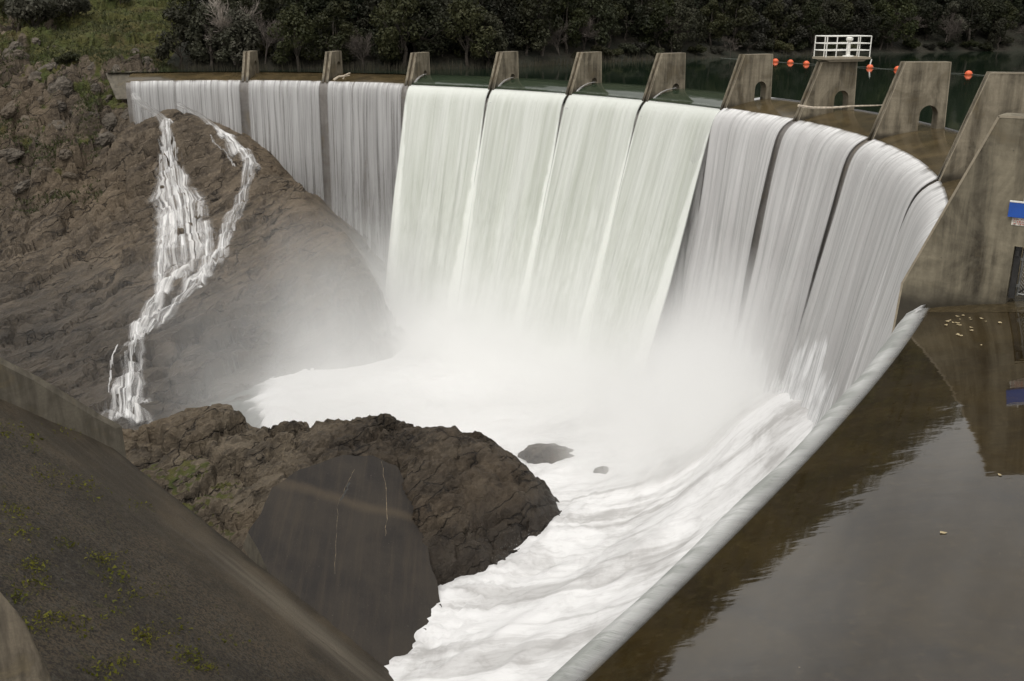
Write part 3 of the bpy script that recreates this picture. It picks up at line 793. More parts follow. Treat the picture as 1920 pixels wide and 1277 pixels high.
HILL = tps_fit(ctl(img=[
    (255, 190, 124), (330, 199, 121.5), (280, 192, 122.5), (400, 236, 121), (480, 300, 118), (560, 345, 114), (640, 420, 107), (690, 500, 102.5), (703, 600, 98.5), (705, 670, 96),
    (300, 320, 115), (300, 450, 106), (300, 550, 99), (240, 640, 91.5), (240, 785, 81), (400, 350, 113.5), (400, 480, 104), (480, 450, 106.5), (480, 600, 96.5), (560, 600, 97.5), (600, 480, 104.5), (400, 700, 88.5), (600, 690, 94),
    (0, 200, 124), (0, 330, 115), (0, 450, 107), (0, 600, 96), (0, 680, 90), (150, 450, 107), (150, 600, 96), (150, 250, 120), (150, 350, 113), (150, 720, 86),
    (0, 100, 133), (0, 50, 140), (0, 0, 150), (150, 100, 132), (150, 50, 142), (150, 0, 155), (250, 100, 134), (300, 50, 146), (300, 0, 162), (350, 110, 141), (400, 60, 155), (450, 0, 185), (230, 138, 128), (350, 132, 138), (430, 120, 146), (200, 170, 125.5),
    (-300, 600, 96), (-300, 400, 110), (-300, 200, 124), (-300, 100, 133), (-300, 0, 148), (-300, 720, 86), (540, 100, 160), (560, 60, 172)],
    xyz=[(-50, 230, 48), (-100, 190, 50), (-20, 230, 30), (-28, 142, -1.5), (-18, 142, -4), (-15, 132, -6), (-30, 131, -3), (-38, 128, -1.5), (-24, 121, -15), (-17, 117, -20), (-13, 108, -28), (-11, 100, -31), (-33, 76, -29), (-20, 80, -32), (-15, 88, -33), (-45, 74, -27), (-70, 74, -25), (-12, 150, -5), (-5, 165, -3)]))
def hill_noise(x, y, z0):
    p = stack3(x, y, z0)
    # strata frame: beds dip steeply
    e = np.stack([p @ (np.array(v_) * k_) for v_, k_ in zip(STRATA, (1.0, .16, .30))], -1)
    crag = sstep(-14, -4, z0 - .35 * (x + 30))            # the upper left is craggy, the lower face is water-worn
    crag = crag * sstep(-33, -40, x) * (1 - .88 * sstep(-64, -57, x + 2.5 * fbm(p * .08, 3, 33)) * sstep(.2, 2.2, z0 + fbm(p * .2, 3, 34)))
    eb = np.stack([p @ np.array(v_) for v_ in STRATA], -1)
    b, s2, idv = cells(eb * np.array([.48, .26, .34]), 5)
    b2, s22, idv2 = cells(eb * np.array([1.2, .7, .9]) + 3, 9)
    b3, s23, id3 = cells(eb * np.array([.42, .09, .17]) + .35 * fbm(p * .3, 3, 37)[..., None], 15)
    ld = np.hypot(x - C0[0], y - C0[1]) - lipR(np.arctan2(y - C0[1], x - C0[0])); damp = 1 - .88 * sstep(-6, -.5, ld) * sstep(-47, -43.5, x)
    blocks = (idv - .4) * 2.8 + (idv2 - .5) * 1.1 - 1.3 * sstep(.14, 0, s2 - b) - .5 * sstep(.14, 0, s22 - b2)
    return .9 * fbm(p * .09, 4, 2) + crag * damp * (blocks + .9 * ridged(e * .55, 4, 4)) + (1 - crag) * damp * ((id3 - .5) * 1.5 - .55 * sstep(.10, 0, s23 - b3) + .6 * ridged(e * .42, 5, 6) + .36 * ridged(e * 1.3 + 5, 3, 16) + .22 * fbm(p * 1.1, 3, 8))
def hill_z(x, y):
    z0 = HILL(x, y); return z0 + hill_noise(x, y, z0)
x = np.arange(-78, -4, .30); y = np.concatenate([np.arange(72, 130, .28), np.arange(130, 190, .6), np.arange(190, 262, 4)])
X, Y = np.meshgrid(x, y); Z0 = HILL(X, Y); N_ = hill_noise(X, Y, Z0); Z = Z0 + N_
P = stack3(X, Y, Z)
gx_ = np.gradient(Z, x, axis=1); gy_ = np.gradient(Z, y, axis=0); steep = np.hypot(gx_, gy_)
for _ in range(6): steep[1:-1, 1:-1] = (steep[1:-1, 1:-1] * 2 + steep[:-2, 1:-1] + steep[2:, 1:-1] + steep[1:-1, :-2] + steep[1:-1, 2:]) / 6
grass = sstep(2.7, 1.1, steep) * sstep(-14.5, -7, Z + 3 * fbm(P * .12, 3, 31) - .10 * (X + 62)) * sstep(-43, -49, X)
grass = np.clip(grass * .95 + .55 * sstep(-64, -56, X) * sstep(.4, 2, Z) * sstep(1.9, .9, steep), 0, 1)
lipd = np.hypot(X - C0[0], Y - C0[1]) - lipR(np.clip(np.arctan2(Y - C0[1], X - C0[0]), A_END, ang[0]))
behind = (lipd > -.6) & (X > -44.6) & (Y < 260) & (Y > 110)
Zc = np.where(behind & (Z > -1) & (Y < 134), np.minimum(Z, -.8), Z); Zc = np.where((X > -44.5) & (lipd > 0) & (lipd < 4.5), np.minimum(Zc, -2), Zc)
P[..., 2] = Zc
struct(grid_obj('hillside', P, M_hill, attrs=dict(grass=grass), smooth=False))

def hit(u, v, f, y0, y1, step=.25):
    r = ray(u, v); r = r / r[1]; ys = np.arange(y0, y1, step); pts = O[None] + r[None] * ys[:, None]
    below = pts[:, 2] < f(pts[:, 0], pts[:, 1]); k = np.argmax(below)
    return pts[k] if below.any() else None

# far bank of the lake
SH = [(300, 130), (420, 131), (520, 131), (620, 131), (760, 131), (880, 129), (1000, 124), (1100, 119), (1200, 114), (1320, 110), (1440, 106), (1580, 102), (1740, 98), (1920, 95), (2200, 92), (2600, 90)]
SP = np.array([at_z(u, v, LAKE_Z)[:2] for u, v in SH])
SP = np.vstack([SP, SP[-1] + np.array([60, 10]), SP[-1] + np.array([160, 0])])
ts = np.concatenate([[0], np.cumsum(np.linalg.norm(np.diff(SP, axis=0), axis=1))])
def shore(t):
    k = 9; tt = np.asarray(t, float)
    p = np.stack([np.interp(tt, ts, SP[:, 0]), np.interp(tt, ts, SP[:, 1])], -1)
    q = np.stack([np.interp(tt + 12, ts, SP[:, 0]) - np.interp(tt - 12, ts, SP[:, 0]), np.interp(tt + 12, ts, SP[:, 1]) - np.interp(tt - 12, ts, SP[:, 1])], -1)
    q /= np.linalg.norm(q, axis=-1, keepdims=True)
    return p, np.stack([-q[..., 1], q[..., 0]], -1)
def bank_h(d): return np.interp(d, [-6, 0, 2, 8, 20, 60, 130, 200, 300], [-2.5, -.3 + LAKE_Z, .5 + LAKE_Z, 4, 11, 36, 84, 118, 150])
tb = np.arange(0, ts[-1], 3.0); db = np.array([-6, -2, 0, 1, 2, 4, 6, 9, 13, 18, 25, 35, 48, 65, 90, 120, 160, 220, 300.])
pp, nn_ = shore(tb); dirs = nn_ * .75 + np.array([.10, .95]) * .6; dirs /= np.linalg.norm(dirs, axis=1, keepdims=True)
P = np.concatenate([pp[None] + dirs[None] * db[:, None, None], np.broadcast_to(bank_h(db)[:, None, None], (len(db), len(tb), 1))], -1)
P[..., 2] += fbm(P * .05, 4, 41) * np.clip(db, 0, 40)[:, None] * .16 + fbm(P * .3, 3, 42) * np.clip(db, 0, 2)[:, None] * .3
struct(grid_obj('hill', P, M_floor))
def bank_pt(t, d):
    p, n = shore(np.array([t])); dr = n[0] * .75 + np.array([.10, .95]) * .6; dr /= np.linalg.norm(dr); q = p[0] + dr * d
    z = float(bank_h(d)); w = np.array([q[0], q[1], z]); z += float(fbm(w * .05, 4, 41)) * min(max(d, 0), 40) * .16
    return q[0], q[1], z

# foreground outcrop
SLAB_N = None
s_a, s_b, s_c = at_y(640, 855, 61.5), at_z(825, 1115, -26.2), at_z(690, 1215, -26.2)
SLAB_N = np.cross(s_b - s_a, s_c - s_a); SLAB_N /= np.linalg.norm(SLAB_N); SLAB_N *= np.sign(SLAB_N[2])
slab_px = [(466, 1000), (512, 915), (560, 880), (640, 853), (700, 856), (742, 872), (770, 925), (795, 1010), (812, 1070), (826, 1122), (836, 1180), (790, 1300), (690, 1290), (585, 1180), (515, 1095)]
slab_pts = np.array([on_plane(u, v, s_a, SLAB_N) for u, v in slab_px])
def slab_z(x, y): return s_a[2] - (SLAB_N[0] * (x - s_a[0]) + SLAB_N[1] * (y - s_a[1])) / SLAB_N[2]
und = [tuple(on_plane(u, v, s_a - np.array([0, 0, 1.6]), SLAB_N)) for u, v in [(560, 960), (640, 930), (720, 960), (650, 1050), (740, 1080), (700, 1160), (600, 1060)]]
OUT = tps_fit(ctl(img=[
    (215, 800, 70), (280, 787, 70), (360, 766, 70), (450, 766, 69.5), (512, 803, 68.5), (600, 793, 68), (700, 790, 68), (790, 777, 68), (860, 795, 67.5), (950, 832, 66.5), (1000, 872, 66), (1040, 915, 65.5),
    (300, 860, 64), (400, 840, 65.5), (400, 920, 60.5), (460, 985, 56.5), (500, 860, 64), (560, 850, 64), (700, 830, 64.5), (800, 850, 63), (850, 930, 60), (930, 900, 62), (980, 960, 60.5), (880, 1020, 56.5), (840, 1040, 56), (260, 830, 66), (800, 920, 60.3), (380, 975, 57.5), (300, 900, 62)],
    imgz=[(1065, 950, -26.6), (1010, 1012, -26.6), (940, 1025, -26.6), (935, 1085, -26.6), (825, 1118, -27.2), (760, 1165, -28), (695, 1215, -28.5), (1100, 1000, -30), (1000, 1120, -30), (880, 1190, -31)],
    xyz=und + [(-28, 75, -27), (-20, 74.5, -27), (-14, 73.5, -28), (-8, 73.5, -28), (-2, 72.5, -29), (3, 70, -30), (8, 66, -31), (-30, 60, -24), (-22, 50, -27), (-14, 44, -30), (-6, 42, -32)]))
def out_noise(x, y, z0):
    p = stack3(x, y, z0); b, s2, idv = cells(p * np.array([.24, .30, .42]) + .3 * fbm(p * .5, 3, 38)[..., None], 21); b2, s22, id2 = cells(p * 1.25, 25)
    fr = sstep(2, -14, x)
    return .45 * fbm(p * .25, 4, 22) + (.35 + .65 * fr) * (((idv - .5) * 1.9 - .5 * sstep(.12, 0, s2 - b)) + .30 * ridged(p * .8, 4, 24)) + (id2 - .5) * (.20 + .16 * fr) - .12 * sstep(.12, 0, s22 - b2) + .12 * fbm(p * 3, 3, 26)
def out_z(x, y):
    z0 = OUT(x, y); return z0 + out_noise(x, y, z0)
x = np.arange(-34, 9, .17); y = np.arange(42, 76, .17); X, Y = np.meshgrid(x, y); Z0 = OUT(X, Y); Z = Z0 + out_noise(X, Y, Z0)
us, vs_ = proj(stack3(X, Y, slab_z(X, Y)))
sx_, sy_ = np.array(slab_px, float).mean(0); inslab = np.zeros(us.shape, bool); pxs = [(sx_ + (u - sx_) * .93, sy_ + (v - sy_) * .93) for u, v in slab_px]
for (u1, v1), (u2, v2) in zip(pxs, pxs[1:] + pxs[:1]):
    inslab ^= ((v1 > vs_) != (v2 > vs_)) & (us < (u2 - u1) * (vs_ - v1) / (v2 - v1 + 1e-9) + u1)
Z = np.where(inslab, np.minimum(Z, slab_z(X, Y) - .35), Z)
st_ = np.hypot(np.gradient(Z, x, axis=1), np.gradient(Z, y, axis=0))
P = stack3(X, Y, Z); U_, V_ = proj(P)
grass = sstep(1.1, .3, st_) * sstep(620, 330, U_) * sstep(830, 880, V_ + 30 * fbm(P * .4, 2, 3)) * .85
oc = grid_obj('rock_outcrop', P, M_outcrop, attrs=dict(grass=grass, wet=sstep(520, 640, U_ + 60 * fbm(P * .3, 3, 36)) * .85), smooth=False)
tag(oc, 'large dark brown rock outcrop in the foreground between the churning pool and the mossy slope', 'rock')

# dark concrete slab on the outcrop
ex = np.array([SLAB_N[1], -SLAB_N[0], 0]); ex /= np.linalg.norm(ex); ey = np.cross(SLAB_N, ex)
if ex[0] < 0: ex, ey = -ex, -ey
if ey[2] < 0: ey = -ey
sq = [((p - s_a) @ ex, (p - s_a) @ ey) for p in slab_pts]
bm = bmesh.new(); uvl = bm.loops.layers.uv.new('UVMap')
# subdivided outline for an uneven edge
loop = []
for k in range(len(sq)):
    a_, b_ = np.array(sq[k]), np.array(sq[(k + 1) % len(sq)]); L = np.linalg.norm(b_ - a_); m = max(2, int(L / .35))
    for j in range(m):
        q_ = a_ + (b_ - a_) * j / m; loop.append(q_ + .10 * np.array([vnoise([*q_, 1.], 3), vnoise([*q_, 4.], 4)]))
def s3(q, h): return Vector(s_a + ex * q[0] + ey * q[1] + SLAB_N * h)
top = [bm.verts.new(s3(q, 0)) for q in loop]; botv = [bm.verts.new(s3(q, -1.3)) for q in loop]
for t_ in tessellate_polygon([[Vector((q[0], q[1], 0)) for q in loop]]): bm.faces.new([top[k] for k in t_])
for k in range(len(loop)):
    f = bm.faces.new((top[k], top[(k + 1) % len(loop)], botv[(k + 1) % len(loop)], botv[k])); f.material_index = 1
bq = on_plane(530, 908, s_a, SLAB_N); bex = on_plane(795, 980, s_a, SLAB_N) - bq; bex /= np.linalg.norm(bex); bey = np.cross(SLAB_N, bex)
if bey[2] < 0: bey = -bey
bmesh.ops.recalc_face_normals(bm, faces=bm.faces)
for f in bm.faces:
    for lo in f.loops:
        d_ = np.array(lo.vert.co) - bq; lo[uvl].uv = (d_ @ bex, d_ @ bey)
sb = obj_bm('concrete_slab', bm, [M_slab, M_wallleft]); tag(sb, 'dark smooth concrete slab cast against the foreground rock, cracked and running down to the white water', 'slab')
def crack(px, w):
    bm = bmesh.new(); r = random.Random(int(px[0][0])); pts = []
    for (a_, b_) in zip(px[:-1], px[1:]):
        for j in range(5): pts.append((a_[0] + (b_[0] - a_[0]) * j / 5 + r.uniform(-2, 2), a_[1] + (b_[1] - a_[1]) * j / 5))
    q = [on_plane(u, v, s_a, SLAB_N) for u, v in pts]
    for a_, b_ in zip(q[:-1], q[1:]):
        e = (b_ - a_) / np.linalg.norm(b_ - a_); nn = np.cross(SLAB_N, e) * w * r.uniform(.4, 1.5)
        vs = [bm.verts.new(Vector(v_ + SLAB_N * .006)) for v_ in (a_ - nn, b_ - nn, b_ + nn, a_ + nn)]; bm.faces.new(vs)
    bmesh.ops.recalc_face_normals(bm, faces=bm.faces); return bm
obj_bm('crack', crack([(665, 880), (648, 915), (634, 940), (630, 1000), (627, 1095)], .011), M_crack, sb)
obj_bm('crack', crack([(716, 865), (724, 930), (725, 985), (720, 1010)], .016), M_crack, sb)
obj_bm('crack', crack([(655, 905), (648, 925), (635, 942)], .05), M_black, sb)

# left training slope (mossy concrete)
pa, pb, pc = at_z(692, 1218, -26.5), at_y(216, 838, 55), at_y(0, 1200, 30)
SN = np.cross(pb - pa, pc - pa); SN /= np.linalg.norm(SN); SN *= np.sign(SN[2])
e1 = (pa - pb) / np.linalg.norm(pa - pb)                          # along the lower edge, downhill
e2 = np.cross(SN, e1); e2 *= np.sign(e2 @ (pc - pa)) # away from the edge, up to the left
L1_ = np.linalg.norm(pa - pb)
uu = np.linspace(-16, L1_ + 12, 240); vv = np.concatenate([np.linspace(0, 1.0, 8), np.linspace(1.15, 26, 150)])
UU, VV = np.meshgrid(uu, vv)
wob = .12 * fbm(stack3(UU * .6, 0 * VV, 0), 3, 51) * sstep(1.0, 0, VV)
P = pb + e1 * UU[..., None] + e2 * (VV + wob)[..., None]
hN = .05 * fbm(P * 1.4, 4, 52) + .05 * np.abs(fbm(P * 3.5, 3, 53)) * sstep(3, 9, VV) - .6 * sstep(.5, 0, VV) ** 2
P = P + SN * hN[..., None]
SU, SV = proj(P)
edge = sstep(1.3, .1, VV + .6 * fbm(P * .9, 3, 54)) * sstep(L1_ + 2, L1_ * .45, UU)
moss = sstep(3, 9, VV) * sstep(L1_ * .98, L1_ * .5, UU)
pale = np.exp(-((VV - 3.2 - .06 * (UU - 14)) / 1.3) ** 2) * sstep(5, 15, UU) * sstep(26, 17, UU) * .9
roughA = np.clip(.25 + sstep(4, 10, VV) * .75, 0, 1)
keep = ~((SU < 225) & (SV < 700)) 
sp_ = grid_obj('slope', P, M_slope, uv=np.stack([UU, VV], -1), attrs=dict(edge=edge, moss=moss, pale=pale, rough=roughA)); struct(sp_)
def slope_pt(u, v): return on_plane(u, v, pb, SN)
# moss tufts
bm = bmesh.new(); r = random.Random(8)
spots = [(60, 830, 12), (90, 890, 16), (150, 905, 14), (25, 960, 20), (45, 1000, 16), (60, 1060, 26), (70, 1100, 18), (190, 1050, 30), (215, 1080, 22), (240, 1120, 14), (100, 1160, 24), (60, 1180, 18), (265, 1190, 22), (280, 1200, 14), (150, 1175, 10), (350, 1230, 30), (380, 1250, 24), (185, 1260, 16), (230, 1245, 14), (130, 800, 14), (165, 925, 12), (260, 950, 10), (30, 1120, 16), (210, 1150, 12), (330, 1180, 10), (420, 1200, 10), (120, 1020, 14), (300, 1110, 8), (15, 810, 16)]
for (u0, v0, n_) in spots:
    for k in range(n_ * 4):
        p = slope_pt(u0 + r.gauss(0, 17), v0 + r.gauss(0, 9)) ; s = r.uniform(.05, .13)
        q = [Vector((r.gauss(0, 1), r.gauss(0, 1), r.gauss(0, 1))).normalized() for _ in range(3)]
        c = Vector(p + SN * r.uniform(.03, .13))
        bm.faces.new([bm.verts.new(c + w_ * s) for w_ in q])
mo = obj_bm('moss', bm, M_moss); struct(mo, 'stuff'); mo['label'] = 'yellow green moss tufts scattered over the dark slope'

# concrete parapet at the far top of the slope
pt = [(-60, 648), (0, 682), (60, 712), (120, 748), (176, 782), (205, 797), (216, 804)]; pbm = [(-60, 722), (0, 748), (60, 775), (120, 800), (176, 824), (205, 838), (219, 845)]
bm = bmesh.new(); fr = []
for (a_, b_) in zip(pt, pbm):
    B = slope_pt(*b_); T = at_y(a_[0], a_[1], B[1] + .25); fr.append((B, T))
back = np.array([.55, .83, 0])
rows = []
for (B, T) in fr:
    rows.append([bm.verts.new(Vector(B - np.array([0, 0, .6]))), bm.verts.new(Vector(T)), bm.verts.new(Vector(T + back * .45)), bm.verts.new(Vector(B - np.array([0, 0, 3.5]) + back * .6))])
for a_, b_ in zip(rows[:-1], rows[1:]):
    for k in range(3): bm.faces.new((a_[k], b_[k], b_[k + 1], a_[k + 1]))
bm.faces.new(rows[-1]); bm.faces.new(rows[0][::-1])
bmesh.ops.recalc_face_normals(bm, faces=bm.faces)
pw = obj_bm('concrete_wall', bm, [M_wallleft]); tag(pw, 'low streaked concrete wall running down the left edge, above the mossy slope', 'wall')
# concrete ledge in the bottom left corner
bm = bmesh.new(); lp_ = [(-120, 1000), (-60, 1056), (0, 1108), (30, 1146), (52, 1188), (70, 1226), (98, 1285), (122, 1350)]
rows = []
for (u, v) in lp_:
    p = at_y(u, v, 12.5); top_ = []
    rows.append([p + np.array([.10, .1, -2.5]), p + np.array([.05, .03, -.14]), p, p + np.array([-.5, -.12, .06]), p + np.array([-1.5, -.3, .08]), p + np.array([-3.0, -.6, .05])])
rows = np.array(rows); tt = np.linspace(0, len(rows) - 1, 70); rows = np.stack([[np.interp(tt, np.arange(len(rows)), rows[:, c_, k_]) for k_ in range(3)] for c_ in range(6)], 1).transpose(2, 1, 0)
cc = np.linspace(0, 5, 40); rows = np.stack([np.stack([[np.interp(cc, np.arange(6), rows[r_, :, k_])] for k_ in range(3)], -1)[0] for r_ in range(len(rows))])
rows[..., 2] += .05 * fbm(rows * 1.6, 4, 61) + .015 * fbm(rows * 9, 3, 62); rows[..., 0] += .03 * fbm(rows * 3, 3, 63)
bm.from_mesh(bpy.data.meshes.new('m')) if False else None
bm.free(); lg = grid_obj('concrete_ledge', rows, [M_ledge])
tag(lg, 'weathered concrete ledge in the near corner beside the mossy slope', 'ledge')

# left abutment block of the dam
bm = bmesh.new()
f0 = [at_y(u, v, Y) for u, v, Y in [(196, 137, 125.5), (243, 135, 126), (252, 186, 123), (217, 187, 122.5)]]
bk = [p + np.array([.5, 6, 0]) for p in f0]
va = [bm.verts.new(Vector(p)) for p in f0]; vb = [bm.verts.new(Vector(p)) for p in bk]
bm.faces.new(va); bm.faces.new(vb[::-1])
for k in range(4): bm.faces.new((va[k], vb[k], vb[(k + 1) % 4], va[(k + 1) % 4]))
bmesh.ops.recalc_face_normals(bm, faces=bm.faces); bmesh.ops.bevel(bm, geom=bm.edges[:], offset=.12, segments=1, affect='EDGES')
abk = obj_bm('concrete_block', bm, M_wallleft); tag(abk, 'wedge shaped concrete block joining the left end of the dam to the craggy hillside', 'abutment')
# low retaining wall behind the left end of the crest
bm = bmesh.new(); q0, q1 = at_z(245, 136, 1.35), at_z(362, 136, 1.35); q0 = at_y(245, 137, 131); q1 = at_y(362, 138, 133)
dd = (q1 - q0)[:2]; L = np.linalg.norm(dd); dd /= L
prism(bm, [(0, -1), (L, -1), (L, q1[2]), (0, q0[2])], [], q0[:2], dd, np.array([-dd[1], dd[0]]), 0, .5); bmesh.ops.recalc_face_normals(bm, faces=bm.faces)
rw = obj_bm('retaining_wall', bm, M_wallleft); tag(rw, 'low dark concrete retaining wall under the grassy bank, behind the left end of the crest', 'wall')

# ------------------------------------------------------------------ pool and river
RIV = tps_fit(ctl(imgz=[(460, 765, -25.6), (520, 800, -25.6), (700, 720, -26), (850, 700, -26.2), (1000, 740, -26.3), (1180, 840, -25.8), (1250, 820, -24), (1300, 800, -22.6), (1400, 770, -19.2), (1500, 742, -16), (1550, 770, -16), (1250, 900, -24.2), (1400, 900, -20.4), (1500, 850, -17.5), (1300, 1000, -23), (1100, 900, -26.2), (1060, 950, -26.4), (1000, 1040, -26.6), (930, 1090, -26.6), (1100, 1100, -25.4), (1200, 1100, -24), (850, 1160, -26.6), (690, 1230, -27), (900, 1260, -26.2), (1050, 1250, -25), (1040, 840, -26.2)],
    xyz=[(-40, 82, -26.5), (-30, 95, -26.5), (-10, 108, -26.5), (5, 100, -26), (16, 86, -23), (20, 80, -19), (24, 66, -15), (20, 55, -15), (14, 45, -19), (8, 38, -23), (0, 32, -26), (-10, 34, -27), (-20, 70, -27.5), (-30, 74, -27)]))
x = np.arange(-42, 26, .26); y = np.arange(36, 112, .26); X, Y = np.meshgrid(x, y); Z0 = RIV(X, Y); P = stack3(X, Y, Z0)
dn = np.array([-.74, -.67]); al_ = X * dn[0] + Y * dn[1]; ac_ = -X * dn[1] + Y * dn[0]
wob_ = 1.2 * fbm(stack3(al_ * .06, ac_ * .1, 3), 3, 74)
fl = fbm(stack3(al_ * .055, ac_ * .30 + wob_, 0), 3, 71) * .85 + fbm(stack3(al_ * .16, ac_ * .8 + wob_, 0), 3, 72) * .20 + fbm(stack3(al_ * .7, ac_ * 1.9, 0), 3, 73) * .12
U_, V_ = proj(P)
pool = sstep(1150, 900, U_) * sstep(900, 820, V_)
back_ = sstep(-10, -6, np.hypot(X - C0[0], Y - C0[1]) - lipR(np.arctan2(Y - C0[1], X - C0[0])))
Z = Z0 + fl * (1 - .6 * pool) * (1 - .75 * back_) + pool * .35 * np.abs(fbm(P * .3, 4, 75))
bord = np.interp(Y, [60, 74, 84, 94, 108], [-18, -19.2, -22.5, -20.5, -16]) + 1.5 * fbm(P * .3, 3, 77) + .8 * fbm(P * 1.1, 3, 78)      # the foam's left edge
wd_ = np.interp(Y, [80, 88, 96], [1.0, 4.5, 9.0]); foam = sstep(-wd_, .4, X - bord)
Z = Z + (.55 * np.abs(fbm(P * 1.5, 4, 81)) + .25 * np.abs(fbm(P * 4, 2, 82))) * sstep(5.5, 0.5, np.abs((X + 1.0) - (Y - 56.5) * .62)) * sstep(46, 48, Y) * sstep(70, 64, Y)
Z = Z - .7 * (1 - foam) + .6 * np.exp(-((X - bord - 1.5) / 1.8) ** 2) * sstep(75, 80, Y) * sstep(92, 84, Y)
P[..., 2] = Z
calm = 1 - .85 * pool
struct(grid_obj('river', P, M_river, attrs=dict(foam=foam, calm=calm)))

# flung spray along the edges of the white water
rg = np.random.default_rng(3); SPx = [(1062, 952), (1010, 1012), (945, 1025), (930, 1080), (880, 1100)]
cen = []
for (a_, b_) in zip(SPx[:-1], SPx[1:]):
    for k in range(110):
        f_ = rg.random(); p = at_z(a_[0] + (b_[0] - a_[0]) * f_, a_[1] + (b_[1] - a_[1]) * f_, -26.2)
        burst = max(0., float(np.sin(p[0] * 2.1) * np.sin(p[0] * .7 + 1) + .25)); cen.append(p + np.array([rg.normal(.3, .5), rg.normal(.1, .5), abs(rg.normal(0, .10 + .40 * burst)) + .1]))
for k in range(900):
    y_ = rg.uniform(80, 92); x_ = np.interp(y_, [74, 84, 94], [-19.2, -22.5, -20.5]) + rg.normal(.6, .9); cen.append(np.array([x_, y_, -25.4 + abs(rg.normal(0, .55))]))
cen = np.array(cen); m_ = len(cen); sz = rg.uniform(.010, .032, m_)[:, None, None]
tri = rg.normal(0, 1, (m_, 3, 3)); tri /= np.linalg.norm(tri, axis=-1, keepdims=True)
sy = obj_py('spray', (cen[:, None] + tri * sz).reshape(-1, 3), np.arange(3 * m_).reshape(-1, 3), plain('spray_drops', (.8, .8, .79), .4)); struct(sy, 'stuff'); sy['label'] = 'droplets of spray flung up where white water meets the rock'
# rocks standing in the white water
def rock_mesh(name, seed, sub=4, amp=.35, squash=(1, 1, .7), blocky=.5):
    bm = bmesh.new(); bmesh.ops.create_icosphere(bm, subdivisions=sub, radius=1)
    V = np.array([v.co for v in bm.verts])
    b, s2, idv = cells(V * 1.3 + seed * 3.7, seed); b2, s22, id2 = cells(V * 3.2 + seed, seed + 5)
    r_ = 1 + amp * fbm(V * 1.1 + seed, 4, seed) + blocky * (idv - .5) * .5 * sstep(0, .25, s2 - b) + (id2 - .5) * .14 * sstep(0, .2, s22 - b2) + .05 * fbm(V * 6, 3, seed)
    V = V * r_[:, None] * np.array(squash)
    for v, q in zip(bm.verts, V): v.co = q
    me = bpy.data.meshes.new(name); bm.to_mesh(me); bm.free()
    return me
ROCKS = [rock_mesh('boulder', k, 4, .35, sq_) for k, sq_ in enumerate([(1, .8, .7), (1.2, .8, .6), (.8, .9, .9), (1.3, .7, .55), (1, 1, .8)])]
def place_rock(k, loc, s, rot, m, label, group=None):
    me = ROCKS[k]
    if m is not me.materials[0:1]:
        key = me.name + m.name
    o = bpy.data.objects.new('boulder', RM[(k, m.name)]); link(o); o.location = loc; o.scale = s if hasattr(s, '__len__') else (s, s, s); o.rotation_euler = rot
    tag(o, label, 'boulder', group); return o
RM = {}
for k, me in enumerate(ROCKS):
    for m in (M_boulder, M_wetrock):
        c_ = me.copy(); c_.name = 'boulder'; c_.materials.append(m); RM[(k, m.name)] = c_
def riv_pt(u, v): 
    return hit(u, v, lambda x, y: RIV(x, y), 40, 110)
for (u, v, s, k, lab) in [(1030, 858, (2.7, 2.2, 1.9), 0, 'largest wet boulder in the white water, right of the dark outcrop'), (1084, 884, (.75, .6, .5), 3, 'small wet rock in the rapids just below the largest boulder'), (1128, 888, (.65, .6, .75), 4, 'small dark rock at the right end of the rocks in the rapids')]:
    p = riv_pt(u, v); place_rock(k, tuple(p + np.array([0, 0, -.1 - .08 * s[2]])), s, (.05, .1, .2 if u == 1030 else .3 + u), M_wetrock, lab, 'rocks in the white water')

# boulders on the craggy hillside
HB = [(20, 92, 2.2, 'pale blocky boulder at the left edge below the round bush'), (58, 78, 1.5, 'boulder topping the crag below the round bush'), (12, 100, 1.8, None), (40, 108, 2.0, None), (88, 92, 1.2, None), (95, 128, 2.6, 'long sloping slab of rock left of the small bush on the crag'), (70, 148, 2.0, None), (115, 160, 2.1, None), (100, 168, 1.6, None), (160, 120, 1.4, None), (172, 125, 1.5, 'upright boulder just left of the concrete block'), (25, 170, 1.9, None), (20, 200, 2.0, None), (105, 200, 1.7, None), (45, 225, 1.9, None), (175, 165, 1.3, None), (60, 255, 1.8, None), (110, 240, 1.6, None), (170, 215, 1.8, None), (205, 225, 2.2, 'blocky tan boulder at the top of the bare rock face'), (240, 215, 1.8, 'yellowish rock beside the top of the left cascade'), (150, 270, 1.7, None), (120, 290, 1.8, None), (190, 262, 1.9, None), (215, 260, 1.4, None), (10, 290, 2.0, None), (85, 320, 1.6, None), (130, 330, 1.7, None), (165, 300, 1.5, None), (40, 345, 1.8, None), (100, 365, 1.6, None), (300, 105, .9, None), (270, 115, .8, None), (330, 120, .8, None), (250, 100, .8, None), (350, 50, 1.0, None), (215, 130, 1.1, None), (130, 210, 1.4, None), (75, 190, 1.3, None), (200, 190, 1.4, None)]
random.seed(12)
for j, (u, v, s, lab) in enumerate(HB):
    p = hit(u, v, hill_z, 100, 190)
    if p is None: continue
    k = random.randrange(5); s *= .62 if u < 200 or v > 140 else 1.0
    where = 'high on the grassy slope' if v < 125 and u > 200 else 'on the crag above the bare rock face' if v < 200 else 'among the grass and ledges left of the cascades'
    place_rock(k, tuple(p + np.array([0, .5, -.25 * s])), (s * random.uniform(.9, 1.3), s * random.uniform(.8, 1.1), s * random.uniform(.8, 1.2)), (random.uniform(-.4, .4), random.uniform(.2, .7), random.uniform(0, 6)), M_boulder, lab or ('grey brown boulder ' + where), 'boulders on the left hillside')

